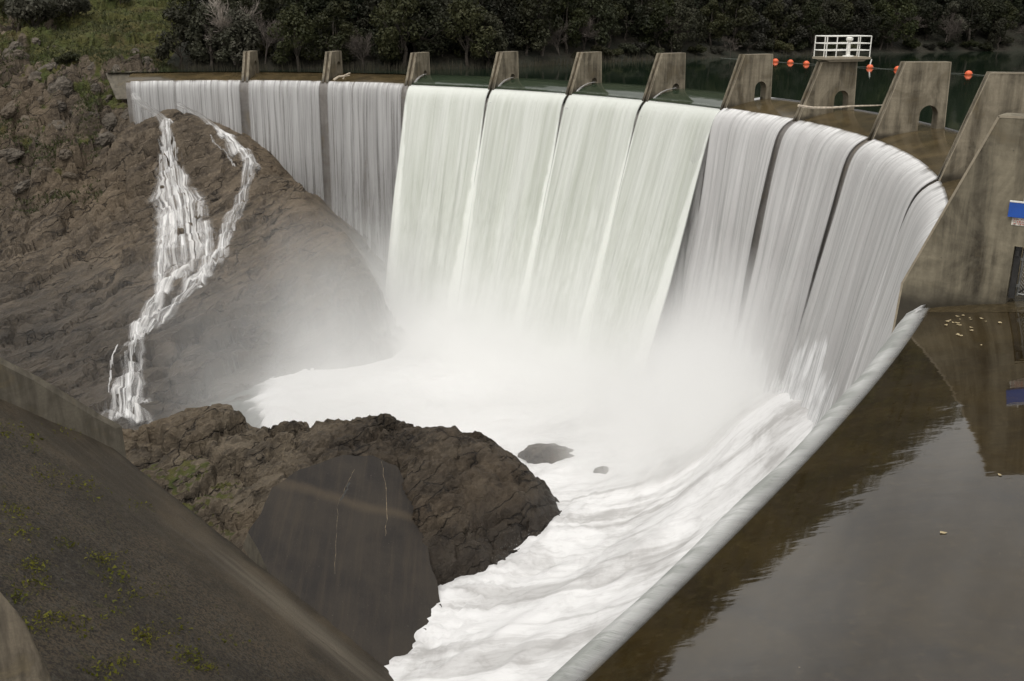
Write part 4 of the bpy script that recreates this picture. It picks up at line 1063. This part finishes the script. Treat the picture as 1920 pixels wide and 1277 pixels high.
# ------------------------------------------------------------------ cascades on the left rock face
def ribbon(px, seed, uoff=0, lift=.22, dens=1.0, f0=.04, f1=.95):
    """px: (u,v,half width in m) down the stream"""
    c = []
    px = np.array(px, float); t = np.arange(len(px)); tt = np.linspace(0, len(px) - 1, (len(px) - 1) * 7 + 1)
    U = np.interp(tt, t, px[:, 0]); V = np.interp(tt, t, px[:, 1]); Wd = np.interp(tt, t, px[:, 2])
    for u, v in zip(U, V):
        p = hit(u, v, hill_z, 74, 135, .15)
        for Yt in np.arange(112, 128, .1):
            if p is not None and p[1] < Yt: break
            w_ = at_y(u, v, Yt)
            if np.hypot(w_[0] - C0[0], w_[1] - C0[1]) - lipR(np.arctan2(w_[1] - C0[1], w_[0] - C0[0])) > -2.6: p = w_; break
        c.append(p if p is not None else c[-1])
    c = np.array(c)
    for _ in range(2): c[1:-1] = (c[:-2] + 2 * c[1:-1] + c[2:]) / 4
    tg = np.gradient(c, axis=0); tg /= np.linalg.norm(tg, axis=1, keepdims=True) + 1e-9
    sd_ = np.stack([-tg[:, 1], tg[:, 0]], -1); sd_ = np.where((np.abs(tg[:, :2]).sum(1) > .05)[:, None], sd_, [1, 0]); 
    sd_ = np.stack([np.ones(len(c)), np.zeros(len(c))], -1) * .8 + sd_ * np.sign(sd_[:, :1]) * .35; sd_ /= np.linalg.norm(sd_, axis=1, keepdims=True)
    n = 15; w = np.linspace(-1, 1, n)
    jag = 1 + .35 * fbm(stack3(np.arange(len(c)) * .45, seed, 0), 3, seed)
    X = c[:, None, 0] + sd_[:, None, 0] * w[None] * (Wd * jag)[:, None]; Y = c[:, None, 1] + sd_[:, None, 1] * w[None] * (Wd * jag)[:, None]
    Z = hill_z(X, Y); Z = np.minimum(np.maximum(Z, c[:, None, 2] - .7), c[:, None, 2] + .9) + lift * (1 - w[None] ** 2) + .10 + .18 * np.abs(fbm(stack3(X * 1.3, Y * 1.3, 0), 3, seed))
    ln_ = np.concatenate([[0], np.cumsum(np.linalg.norm(np.diff(c, axis=0), axis=1))])
    uv = np.stack([w[None] * Wd[:, None] + uoff, np.broadcast_to(ln_[:, None] + 12, X.shape)], -1)
    al = sstep(1.0, .35, np.abs(w)[None] + .35 * fbm(stack3(X * 1.6, Y * 1.6, Z * .6), 3, seed + 3)) * dens
    fe = np.linspace(0, 1, len(c))[:, None]; al = al * sstep(-.01, f0, fe) * sstep(1.01, f1, fe + .12 * fbm(stack3(X * 2, fe * 3, seed), 2, seed))
    core = np.exp(-(w[None] / .5) ** 2) + 0 * X
    return struct(grid_obj('cascade', stack3(X, Y, Z), M_cascade, uv=uv, attrs=dict(body=1 + 0 * X, edge=.50 * core, alpha=al), flip=True))
ribbon([(251, 168, .5), (258, 182, .9), (276, 196, 1.2), (298, 208, 1.2), (312, 225, 1.0), (312, 248, .8), (315, 270, 1.2), (318, 300, 1.9), (325, 340, 2.6), (338, 390, 3.4), (340, 430, 3.5), (345, 480, 3.1), (348, 520, 2.4), (352, 548, 1.6)], 1, 0, f0=.005, f1=.8)
ribbon([(318, 400, 1.6), (308, 450, 1.3), (302, 500, 1.0), (300, 545, .8), (298, 570, .6)], 2, 5)
ribbon([(355, 500, .4), (330, 515, .6), (305, 545, .8), (285, 580, .8), (262, 615, .9), (250, 640, .9)], 3, 9)
ribbon([(330, 184, .5), (345, 194, .8), (380, 212, .8), (405, 235, .8), (430, 262, 1.1), (452, 285, 1.4), (470, 305, 1.2), (465, 340, .8), (455, 370, .7), (440, 410, 1.0), (425, 440, 1.0), (412, 475, .9), (385, 510, .9), (350, 550, .9), (320, 580, .8), (290, 615, .8), (262, 640, .9)], 4, 13)
ribbon([(385, 420, 1.0), (390, 450, .9), (388, 490, .8), (385, 520, .6), (375, 545, .5)], 6, 21)
ribbon([(262, 612, .8), (257, 632, 1.1), (252, 660, 1.1), (249, 690, 1.2), (244, 720, 1.5), (240, 760, 2.0), (238, 795, 2.4)], 5, 17, f0=.01, f1=.97)
ribbon([(395, 255, .12), (402, 272, .15), (425, 290, .14), (438, 312, .16), (446, 322, .2)], 7, 25, .08)
ribbon([(222, 650, .10), (212, 668, .12), (210, 690, .12), (206, 715, .10), (204, 740, .06)], 8, 28, .08, .8)

# ------------------------------------------------------------------ trees
def leaf_cloud(bm, c, rx, rz, n, s, r, up=.3):
    for _ in range(n):
        while True:
            q = Vector((r.uniform(-1, 1), r.uniform(-1, 1), r.uniform(-1, 1)))
            if .25 < q.length < 1: break
        q = q * (q.length ** -.35)
        p = Vector(c) + Vector((q.x * rx, q.y * rx, q.z * rz))
        nrm = (q.normalized() + Vector((r.gauss(0, .7), r.gauss(0, .7), r.gauss(0, .7) + up))).normalized()
        t = nrm.orthogonal().normalized(); t.rotate(Matrix.Rotation(r.uniform(0, 6.3), 3, nrm)); b = nrm.cross(t)
        a = s * r.uniform(.6, 1.4); k = a * r.uniform(.45, .8)
        bm.faces.new([bm.verts.new(p + w) for w in (t * a, b * k, t * -a, b * -k)])
def bend_limb(bm, a, b, r0, r1, r, n=4, wob=.12, sides=6):
    a, b = Vector(a), Vector(b); L = (b - a).length; p = a; out = [a]
    for k in range(1, n + 1):
        q = a.lerp(b, k / n) + Vector((r.gauss(0, wob), r.gauss(0, wob), r.gauss(0, wob * .5))) * L * (.5 if k < n else .15)
        bm_tube(bm, p, q, r0 + (r1 - r0) * (k - 1) / n, r0 + (r1 - r0) * k / n, sides, caps=False); p = q; out.append(q)
    return out
def make_oak(seed, H, Wd, mat, name='evergreen_oak', nc=20, leaf=.20, per=150, base=.18):
    r = random.Random(seed); root = empty(name)
    bm = bmesh.new(); tops = []
    bend_limb(bm, (0, 0, -.6), (r.uniform(-.3, .3), r.uniform(-.3, .3), H * .42), H * .030, H * .018, r, 4)
    cl = []
    for k in range(nc):
        a = r.uniform(0, 6.28); h = base + (1 - base) * (k + .5) / nc; env = math.sin(math.pi * min(1, (h * .86 + .14))) ** .6
        d = Wd / 2 * env * math.sqrt(r.uniform(.1, 1)) * .85
        cl.append((Vector((math.cos(a) * d, math.sin(a) * d, H * h * .92)), Wd * r.uniform(.13, .22)))
    for c, rr in cl[::2]: bend_limb(bm, (0, 0, H * r.uniform(.15, .4)), c, H * .010, H * .003, r, 3, .1, 5)
    obj_bm('trunk', bm, M_bark, root, True)
    bm = bmesh.new()
    for c, rr in cl: leaf_cloud(bm, c, rr, rr * .75, per, leaf, r)
    obj_bm('crown', bm, mat, root); return root
def make_pine(seed, H, Wd):
    r = random.Random(seed); root = empty('pine_tree'); bm = bmesh.new(); bend_limb(bm, (0, 0, -.5), (r.uniform(-.2, .2), 0, H), H * .02, .02, r, 6, .02); cr = bmesh.new()
    for k in range(26):
        h = .18 + .8 * k / 26; L = Wd / 2 * (1 - h) ** .7 + .3
        for j in range(4):
            a = r.uniform(0, 6.28); e = Vector((math.cos(a) * L * r.uniform(.6, 1.1), math.sin(a) * L * r.uniform(.6, 1.1), H * h - L * .2)); s_ = Vector((0, 0, H * h))
            bm_tube(bm, s_, e, .035, .01, 4, False)
            for m_ in range(3): leaf_cloud(cr, s_.lerp(e, .45 + .28 * m_), .42, .22, 16, .17, r)
    obj_bm('trunk', bm, M_bark, root, True); obj_bm('crown', cr, M_pine, root); return root
M_pale = plain('pale_bark', (.34, .30, .26), .85, var=.25, scale=2)
def make_bare(seed, H, spread=.45, mat=None):
    mat = mat or M_twig
    r = random.Random(seed); root = empty('bare_tree'); tb_ = bmesh.new(); tw = bmesh.new()
    def grow(p, d, L, rad, lev):
        n = 3; q = p
        for k in range(n):
            d = (d + Vector((r.gauss(0, .13), r.gauss(0, .13), r.gauss(.03, .08)))).normalized(); e = q + d * L / n
            bm_tube(tb_ if lev < 2 else tw, q, e, max(rad * (1 - .25 * k / n), .011), max(rad * (1 - .25 * (k + 1) / n), .009), 5 if lev < 2 else 3, False); q = e
            if lev < 4 and (k > 0 or lev > 0):
                for _ in range(2 if lev else 2):
                    ax = Vector((r.gauss(0, 1), r.gauss(0, 1), r.gauss(0, 1))).normalized(); dd = (d + ax * r.uniform(.5, .95) * (spread / .45)).normalized(); dd.z = max(dd.z, -.1)
                    grow(q, dd, L * r.uniform(.5, .72), rad * .55, lev + 1)
    for s_ in range(r.choice((1, 2, 3))):
        grow(Vector((s_ * .15, 0, -.4)), Vector((r.gauss(0, .16), r.gauss(0, .16), 1)).normalized(), H * .42, H * .016, 0)
    obj_bm('trunk', tb_, mat, root, True); obj_bm('crown', tw, mat, root); return root
def make_shrub(seed, H, Wd, mat, n=12, per=170, leaf=.14):
    r = random.Random(seed); root = empty('shrub'); bm = bmesh.new(); cr = bmesh.new()
    for k in range(n):
        a = r.uniform(0, 6.28); d = Wd / 2 * math.sqrt(r.random()) * .8; c = Vector((math.cos(a) * d, math.sin(a) * d, H * r.uniform(.25, .8) * (1 - .5 * (d / (Wd / 2)) ** 2)))
        bm_tube(bm, (0, 0, -.3), c, .05, .015, 5, False); leaf_cloud(cr, c, Wd * .2, H * .22, per, leaf, r)
    obj_bm('stem', bm, M_bark, root, True); obj_bm('foliage', cr, mat, root); return root
protos = dict(
    oak=[make_oak(1, 8.5, 7.5, M_oak), make_oak(2, 7.2, 7.0, M_oak), make_oak(3, 10, 7.2, M_oak, nc=26), make_oak(4, 7.5, 6.4, M_olive)],
    pine=[make_pine(5, 12, 5.0), make_pine(6, 10, 4.6)],
    bare=[make_bare(7, 7.0), make_bare(8, 6.0, .5), make_bare(9, 8.0, .38)],
    pale=[make_bare(27, 9.5, .30, M_pale), make_bare(28, 7.0, .36, M_pale)],
    shrub=[make_shrub(10, 2.6, 4.0, M_brush), make_shrub(11, 2.2, 3.6, M_olive), make_shrub(12, 2.0, 3.4, M_oak)])
used = set()
def place(kind, k, loc, s, rz, label, cat, group):
    root = protos[kind][k]
    if root.name in used:
        o = root.copy(); link(o)
        for ch in root.children:
            c = ch.copy(); link(c); c.parent = o
    else: o = root; used.add(root.name)
    o.location = loc; o.scale = (s, s, s * random.uniform(.9, 1.12)); o.rotation_euler = (0, 0, rz); tag(o, label, cat, group); return o
pier_u = [458, 623, 783, 935, 1092, 1240, 1395, 1560, 1700, 1850]
def where(u):
    if u < 458: return 'left of the first pier'
    for k in range(9):
        if u < pier_u[k + 1]: return f'seen between the {ORD[k]} and {ORD[k + 1]} piers'
    return 'seen right of the tenth pier'
random.seed(21)
bare_n = {}
def put(kind, t, d, s):
    x, y, z = bank_pt(t, d); u, v = proj(np.array([x, y, z + 3]))
    if u < 330 or u > 2050: return
    if kind != 'shrub' and proj(np.array([x, y, z + 1]))[1] < -6: return
    row = 'at the water edge' if d < 3.5 else 'just behind the front row' if d < 9 else 'high on the far bank'
    k = random.randrange(len(protos[kind]))
    nms = {'oak': ['dark rounded evergreen oak', 'dark broad evergreen oak', 'tall dark evergreen oak', 'grey green oak'], 'pine': ['dark narrow pine', 'dark slender pine'], 'bare': ['leafless grey tree', 'low leafless grey tree', 'tall leafless grey tree'], 'shrub': ['yellow green shrub', 'grey green shrub', 'dark green shrub']}
    nm = nms[kind][k]
    cat = {'oak': 'tree', 'pine': 'tree', 'bare': 'tree', 'shrub': 'shrub'}[kind]
    place(kind, k, (x, y, z - .1), s, random.uniform(0, 6.28), f'{nm} {row}, {where(float(u))}', cat, {'oak': 'evergreen oaks on the far bank', 'pine': 'pines on the far bank', 'bare': 'bare trees on the far bank', 'shrub': 'shrubs on the far bank'}[kind])
for (d0, sp, ks) in ((1.8, 3.6, ['shrub', 'oak', 'shrub', 'bare', 'shrub', 'oak']), (4.2, 3.9, ['oak', 'oak', 'bare', 'oak', 'shrub', 'oak', 'oak']), (7.2, 4.2, ['oak', 'oak', 'oak', 'oak', 'oak', 'bare', 'pine']), (11, 4.6, ['oak', 'oak', 'pine', 'oak']), (15, 5.0, ['oak', 'oak', 'pine', 'oak'])):
    t = 2 + random.uniform(0, 3)
    while t < ts[-1] - 170:
        put(random.choice(ks), t + random.uniform(-1.4, 1.4), d0 + random.uniform(-1.2, 1.6), random.uniform(.62, 1.05)); t += sp * random.uniform(.75, 1.25)
# the wood above, seen only in the water's reflections
bm = bmesh.new(); r = random.Random(5)
for _ in range(9000):
    t = r.uniform(0, ts[-1] - 5); d = 22 + 230 * r.random() ** 1.2; x, y, z = bank_pt(t, d)
    nrm = Vector((r.gauss(0, .5), -.6 + r.gauss(0, .4), .7)).normalized(); tt_ = nrm.orthogonal().normalized(); b = nrm.cross(tt_); a = r.uniform(1.2, 2.6); h_ = r.uniform(1, 7)
    bm.faces.new([bm.verts.new(Vector((x, y, z + h_)) + w) for w in (tt_ * a, b * a * .7, tt_ * -a, b * -a * .7)])
fw = obj_bm('forest', bm, M_oak); struct(fw, 'stuff'); fw['label'] = 'dark wood covering the hill above the lake'
# plants on the left hillside
LH = [('shrub', 1, 62, 42, 2.1, 'large round grey green bush on the crag in the upper left corner'), ('shrub', 1, 135, 28, 1.5, 'grey bush beside the large round bush, on the grass edge'), ('shrub', 2, 126, 118, .9, 'small dark green bush in the rocks left of the concrete block'), ('shrub', 0, 5, 20, 1.3, 'green bush at the far upper left corner behind the round bush'), ('oak', 3, 225, 8, .55, 'small oak at the top of the grassy slope'), ('pale', 0, 442, 128, 1.0, 'tall pale leafless tree just left of the first pier'), ('pale', 1, 385, 100, .8, 'pale leafless tree at the top of the grassy slope, left of the tall one'), ('bare', 1, 345, 40, .6, 'small leafless tree on the rocky grass slope'),
      ('shrub', 2, 400, 112, 1.3, 'dark bush on the bank below the leafless trees'), ('shrub', 0, 430, 128, 1.0, 'green bush at the waterside behind the driftwood'), ('shrub', 1, 370, 88, .9, 'grey bush on the slope above the retaining wall'), ('oak', 0, 480, 70, .8, 'dark evergreen oak behind the first pier'), ('oak', 1, 530, 60, .8, 'dark broad evergreen oak right of the first pier, on the near end of the bank'), ('oak', 2, 430, 25, .8, 'tall dark oak above the leafless tree'), ('shrub', 2, 480, 118, 1.2, 'dark bush at the water behind the first pier'), ('shrub', 1, 520, 112, 1.2, 'grey green bush at the water right of the first pier'), ('oak', 1, 500, 25, .8, 'broad dark oak high above the first pier'), ('oak', 2, 575, 40, .8, 'tall dark oak left of the second pier')]
for (kind, k, u, v, s, lab) in LH:
    p = hit(u, v, hill_z, 118, 230)
    if kind == 'pale': p = at_y(u, v, 134 if k == 0 else 141)
    if p is not None: place(kind, k, (p[0], p[1], p[2] - .2), s, random.uniform(0, 6), lab, 'shrub' if kind == 'shrub' else 'tree', {'oak': 'oaks on the left hillside', 'shrub': 'bushes on the left hillside', 'bare': 'bare trees on the left hillside', 'pale': 'bare trees on the left hillside', 'pine': 'x'}[kind])
# any prototype that was never used is removed
for ks in protos.values():
    for root in ks:
        if root.name not in used:
            for ch in list(root.children): bpy.data.objects.remove(ch)
            bpy.data.objects.remove(root)
# reeds at the far waterline
bm = bmesh.new(); r = random.Random(9)
for _ in range(5200):
    t = r.uniform(0, ts[-1] - 175); dens_ = float(fbm(np.array([t * .05, 0, 0]), 2, 88))
    d = r.uniform(-1.4, 1.2)
    if r.random() > .45 + dens_: continue
    x, y, z = bank_pt(t, d); z = max(z, LAKE_Z - .2); h_ = r.uniform(.5, 1.5); w_ = .05
    lean = Vector((r.gauss(0, .12), r.gauss(0, .12), 1)) * h_; b0 = Vector((x, y, z))
    bm.faces.new([bm.verts.new(q) for q in (b0 + Vector((-w_, 0, 0)), b0 + Vector((w_, 0, 0)), b0 + lean)])
rd = obj_bm('reeds', bm, M_reed); struct(rd, 'stuff'); rd['label'] = 'tan reeds along the far waterline'

# grass on the left hillside
gr_ = np.random.default_rng(14); nG = 30000
u = gr_.uniform(-10, 470, nG); v = gr_.uniform(-10, 400, nG)
k_ = ~((v > 190) & (u > 190)) & ~((v > 150) & (u > 235)); u, v = u[k_], v[k_]
Yg = np.interp(v, [0, 50, 100, 200, 330, 450], [153, 143, 133, 124, 115, 107])
rx_ = (u - CX) / F; ry_ = -(v - CY) / F; gx0 = rx_ / (cT + ry_ * sT) * Yg
n_ = fbm(stack3(gx0 * .22, Yg * .22, 0), 3, 90) + np.where(v < 130, .25, .06)
k_ = gr_.random(len(u)) < .35 + n_ * 1.6; gx0, gy0 = gx0[k_], Yg[k_]; gz0 = hill_z(gx0, gy0)
k_ = ~((gz0 < .6) & (gx0 > -41) & (gy0 > 124)); G0 = np.repeat(stack3(gx0[k_], gy0[k_], gz0[k_] - .1), 2, axis=0)
n_ = len(G0); G0[:, :2] += gr_.normal(0, .2, (n_, 2)); hg = gr_.uniform(.18, .45, n_); wg = gr_.uniform(.05, .11, n_)
VA = G0 + np.stack([-wg, gr_.normal(0, .05, n_), 0 * wg], -1); VB = G0 + np.stack([wg, gr_.normal(0, .05, n_), 0 * wg], -1); VC = G0 + np.stack([gr_.normal(0, .12, n_), gr_.normal(0, .12, n_), hg], -1)
M_grass = leaf_mat('grass_blades', (.055, .066, .013), (.088, .086, .022))
gr = obj_py('grass', np.stack([VA, VB, VC], 1).reshape(-1, 3), np.arange(3 * n_).reshape(-1, 3), M_grass); struct(gr, 'stuff'); gr['label'] = 'green grass growing between the rocks of the left hillside'

# ------------------------------------------------------------------ buoys, cable, driftwood
BU = [(1454, 114), (1482, 116), (1512, 118.5), (1631, 125.5), (1683, 129), (1816, 138)]
BLAB = ['orange buoy at the left end of the line, just right of the seventh pier', 'orange buoy second from the left on the line', 'orange buoy third from the left, left of the platform pier', 'orange buoy with a white marker post, just right of the platform pier', 'orange buoy between the platform pier and the broad arched pier', 'largest orange buoy, right of the broad arched pier']
bp = []
for (u, v), lab in zip(BU, BLAB):
    p = at_z(u, v + 2, LAKE_Z); bp.append(p); rad_ = .40
    bm = bmesh.new(); bmesh.ops.create_uvsphere(bm, u_segments=20, v_segments=12, radius=rad_); bmesh.ops.scale(bm, vec=(1, 1, .92), verts=bm.verts)
    for sx in (-1, 1): bm_tube(bm, (sx * rad_ * .93, 0, 0), (sx * rad_ * 1.12, 0, 0), .09, .07, 10)
    r = empty('buoy', (p[0], p[1], LAKE_Z + .12)); tag(r, lab, 'buoy', 'orange buoys on the lake'); obj_bm('float', bm, M_orange, r, True)
    if u == 1631:
        bm = bmesh.new(); bm_tube(bm, (-.1, -.1, 0), (.08, -.1, 1.0), .10, .08, 10); bm_tube(bm, (-.35, -.1, -.05), (-.1, -.1, .1), .09, .09, 8); obj_bm('marker_post', bm, M_white, r)
bm = bmesh.new(); ln_ = [at_z(1300, 105, LAKE_Z)] + bp + [at_z(1900, 145, LAKE_Z), at_z(2100, 158, LAKE_Z)]
for a_, b_ in zip(ln_[:-1], ln_[1:]):
    for k in range(6):
        f_ = lambda t: Vector(a_ + (b_ - a_) * t) + Vector((0, 0, .12 - .10 * 4 * t * (1 - t)))
        bm_tube(bm, f_(k / 6), f_((k + 1) / 6), .022, n=5, caps=False)
cb = obj_bm('buoy_cable', bm, M_rope); tag(cb, 'thin grey cable strung through the orange buoys across the lake', 'cable')

def branch(px, rad_, lab, twigs=()):
    bm = bmesh.new(); r = random.Random(int(px[0][0]))
    pts = [Vector(p) for p in px_to(px)]
    for k, (a_, b_) in enumerate(zip(pts[:-1], pts[1:])):
        f = 1 - .75 * k / len(pts); g = 1 - .75 * (k + 1) / len(pts); bm_tube(bm, a_, b_, rad_ * f, rad_ * g, 7, caps=True)
    for tw in twigs:
        q = [Vector(p) for p in px_to(tw)]
        for k, (a_, b_) in enumerate(zip(q[:-1], q[1:])): bm_tube(bm, a_, b_, rad_ * .5 * (1 - .5 * k / len(q)), rad_ * .5 * (1 - .5 * (k + 1) / len(q)), 6)
    o = obj_bm('driftwood_branch', bm, M_drift); tag(o, lab, 'driftwood', 'driftwood along the crest'); return o
def px_to(px): return [at_y(u, v, Y) for u, v, Y in px]
branch([(1497, 198, 74.5), (1525, 202, 73.5), (1560, 202, 72.5), (1600, 199, 71.5), (1640, 198, 70.5), (1655, 197, 70)], .10, 'long pale branch lying across the foot of the railed platform pier')
branch([(626, 150, 121), (634, 144, 121), (644, 142.5, 121), (654, 137.5, 121), (657, 137, 121)], .14, 'forked white branch caught at the foot of the second pier', [[(643, 148, 121), (646, 143, 121), (656, 141, 121)]])
branch([(282, 147.5, 126), (292, 145, 126), (303, 143, 126)], .28, 'short stubby log on the crest beside the concrete block', [[(292, 145, 126), (299, 141, 126)]])
branch([(320, 147, 126), (340, 145.5, 126), (357, 144, 126)], .22, 'thin pale log lying on the crest, second from the left end')
branch([(375, 144.5, 126), (400, 143.5, 126), (417, 143.5, 126)], .26, 'long pale log on the crest just left of the first pier')
branch([(424, 144, 126), (436, 143.5, 126), (444, 144.5, 126)], .16, 'small stick on the crest touching the first pier')
branch([(533, 145, 126), (546, 143.5, 126), (559, 143, 126)], .22, 'pale log floating midway between the first and second piers')
branch([(572, 147, 126), (583, 144.5, 126), (597, 142, 126)], .20, 'pale curved log floating just left of the second pier')
# leaves floating on the apron
ml = plain('dead_leaf', (.36, .29, .17), .7); r = random.Random(31)
spots = [(1768, 998), (1516, 918), (1400, 875), (1354, 1090), (1352, 930), (1875, 890)] + [(1790 + r.gauss(0, 32), 590 + abs(r.gauss(0, 22))) for _ in range(26)]
leafme = None
for j, (u, v) in enumerate(spots):
    p = at_z(u, v, .012)
    kk = np.argmin(np.linalg.norm(lp - p[:2], axis=1))
    rho_l = float((p[:2] - lp[kk]) @ ln[kk])
    if rho_l < .5: continue
    for _ in range(3):
        p = at_z(u, v, float(apron_prof(np.array([max(rho_l, 0)]))[1][0]) + .015); kk = np.argmin(np.linalg.norm(lp - p[:2], axis=1)); rho_l = float((p[:2] - lp[kk]) @ ln[kk])
    if leafme is None:
        bm = bmesh.new(); vs = [bm.verts.new(Vector((.09 * math.cos(q) * (1 + .25 * math.cos(3 * q)), .06 * math.sin(q) * (1 + .2 * math.sin(5 * q)), .008 * math.cos(2 * q)))) for q in np.linspace(0, 2 * math.pi, 15)[:-1]]; bm.faces.new(vs)
        leafme = bpy.data.meshes.new('dead_leaf'); bm.to_mesh(leafme); bm.free(); leafme.materials.append(ml)
    o = bpy.data.objects.new('dead_leaf', leafme); link(o); o.location = tuple(p); o.rotation_euler = (0, 0, r.uniform(0, 6)); s = r.uniform(.3, .8) if j > 5 else r.uniform(.4, .6); o.scale = (s, s, s)
    tag(o, 'small pale dead leaf floating on the wet apron below the abutment wall' if j > 5 else ['pale dead leaf alone in the middle of the grey reflection on the apron', 'dead leaf on the brown apron near the white lip, halfway down', 'dead leaf on the brown apron, upper of two by the lip', 'dead leaf on the lower apron near the lip', 'dead leaf beside the ragged reflection edge', 'dead leaf under the reflection of the abutment wall'][j], 'leaf', 'dead leaves on the apron')

# ------------------------------------------------------------------ mist
def mist_mat():
    t = NT('mist'); w = t.coords('World'); x, y, z = t.sep(w)
    n = t.noise(t.coords('World', scale=(1, 1, .7)), .085, 5, .6, .6)
    h = t.math('SUBTRACT', z, t.maprange(x, 7, 19, -26.0, -16.5, False))
    # distance of the point from the foot of the falls (a ring inside the lip)
    dx = t.math('SUBTRACT', x, float(C0[0])); dy = t.math('SUBTRACT', y, float(C0[1]))
    rr = t.math('SQRT', t.math('ADD', t.math('MULTIPLY', dx, dx), t.math('MULTIPLY', dy, dy)))
    ring = t.maprange(t.math('ABSOLUTE', t.math('SUBTRACT', rr, 51.0)), 0, 12.5, 1, 0)
    inx = t.math('MULTIPLY', t.maprange(x, -27, -13), t.maprange(x, 28, 20))
    low = t.math('POWER', 2.718, t.math('MULTIPLY', h, -1 / 2.6))
    dens = t.math('MULTIPLY', t.math('MULTIPLY', low, ring), inx)
    dens = t.math('MULTIPLY', dens, t.maprange(x, 2, 14, 1.1, .50))
    # thin veil drifting left over the rock
    wide = t.math('POWER', 2.718, t.math('MULTIPLY', h, -1 / 5.0))
    lx = t.math('MULTIPLY', t.maprange(x, -38, -13, .03, 1), t.maprange(x, 14, 4))
    lx = t.math('MULTIPLY', lx, t.maprange(y, 66, 80))
    d2 = t.math('MULTIPLY', t.math('MULTIPLY', wide, lx), t.maprange(n, .34, .68, .03, .22))
    d2 = t.math('MULTIPLY', d2, t.maprange(h, 12, 18, 1, 0))
    d = t.math('ADD', t.math('MULTIPLY', dens, t.maprange(n, .3, .7, .35, 1.3)), d2)
    v = t.n('ShaderNodeVolumePrincipled'); v.inputs['Color'].default_value = (.995, .995, .99, 1); v.inputs['Anisotropy'].default_value = .0
    t.l(d, v.inputs['Density']); t.l(v.outputs[0], t.out.inputs['Volume']); return t.m
bm = bmesh.new(); bm_box(bm, (86, 46, 18), Matrix.Translation((-20, 88, -18.5)))
mi = obj_bm('mist', bm, mist_mat()); struct(mi, 'stuff'); mi['label'] = 'white mist rising from the foot of the falls'
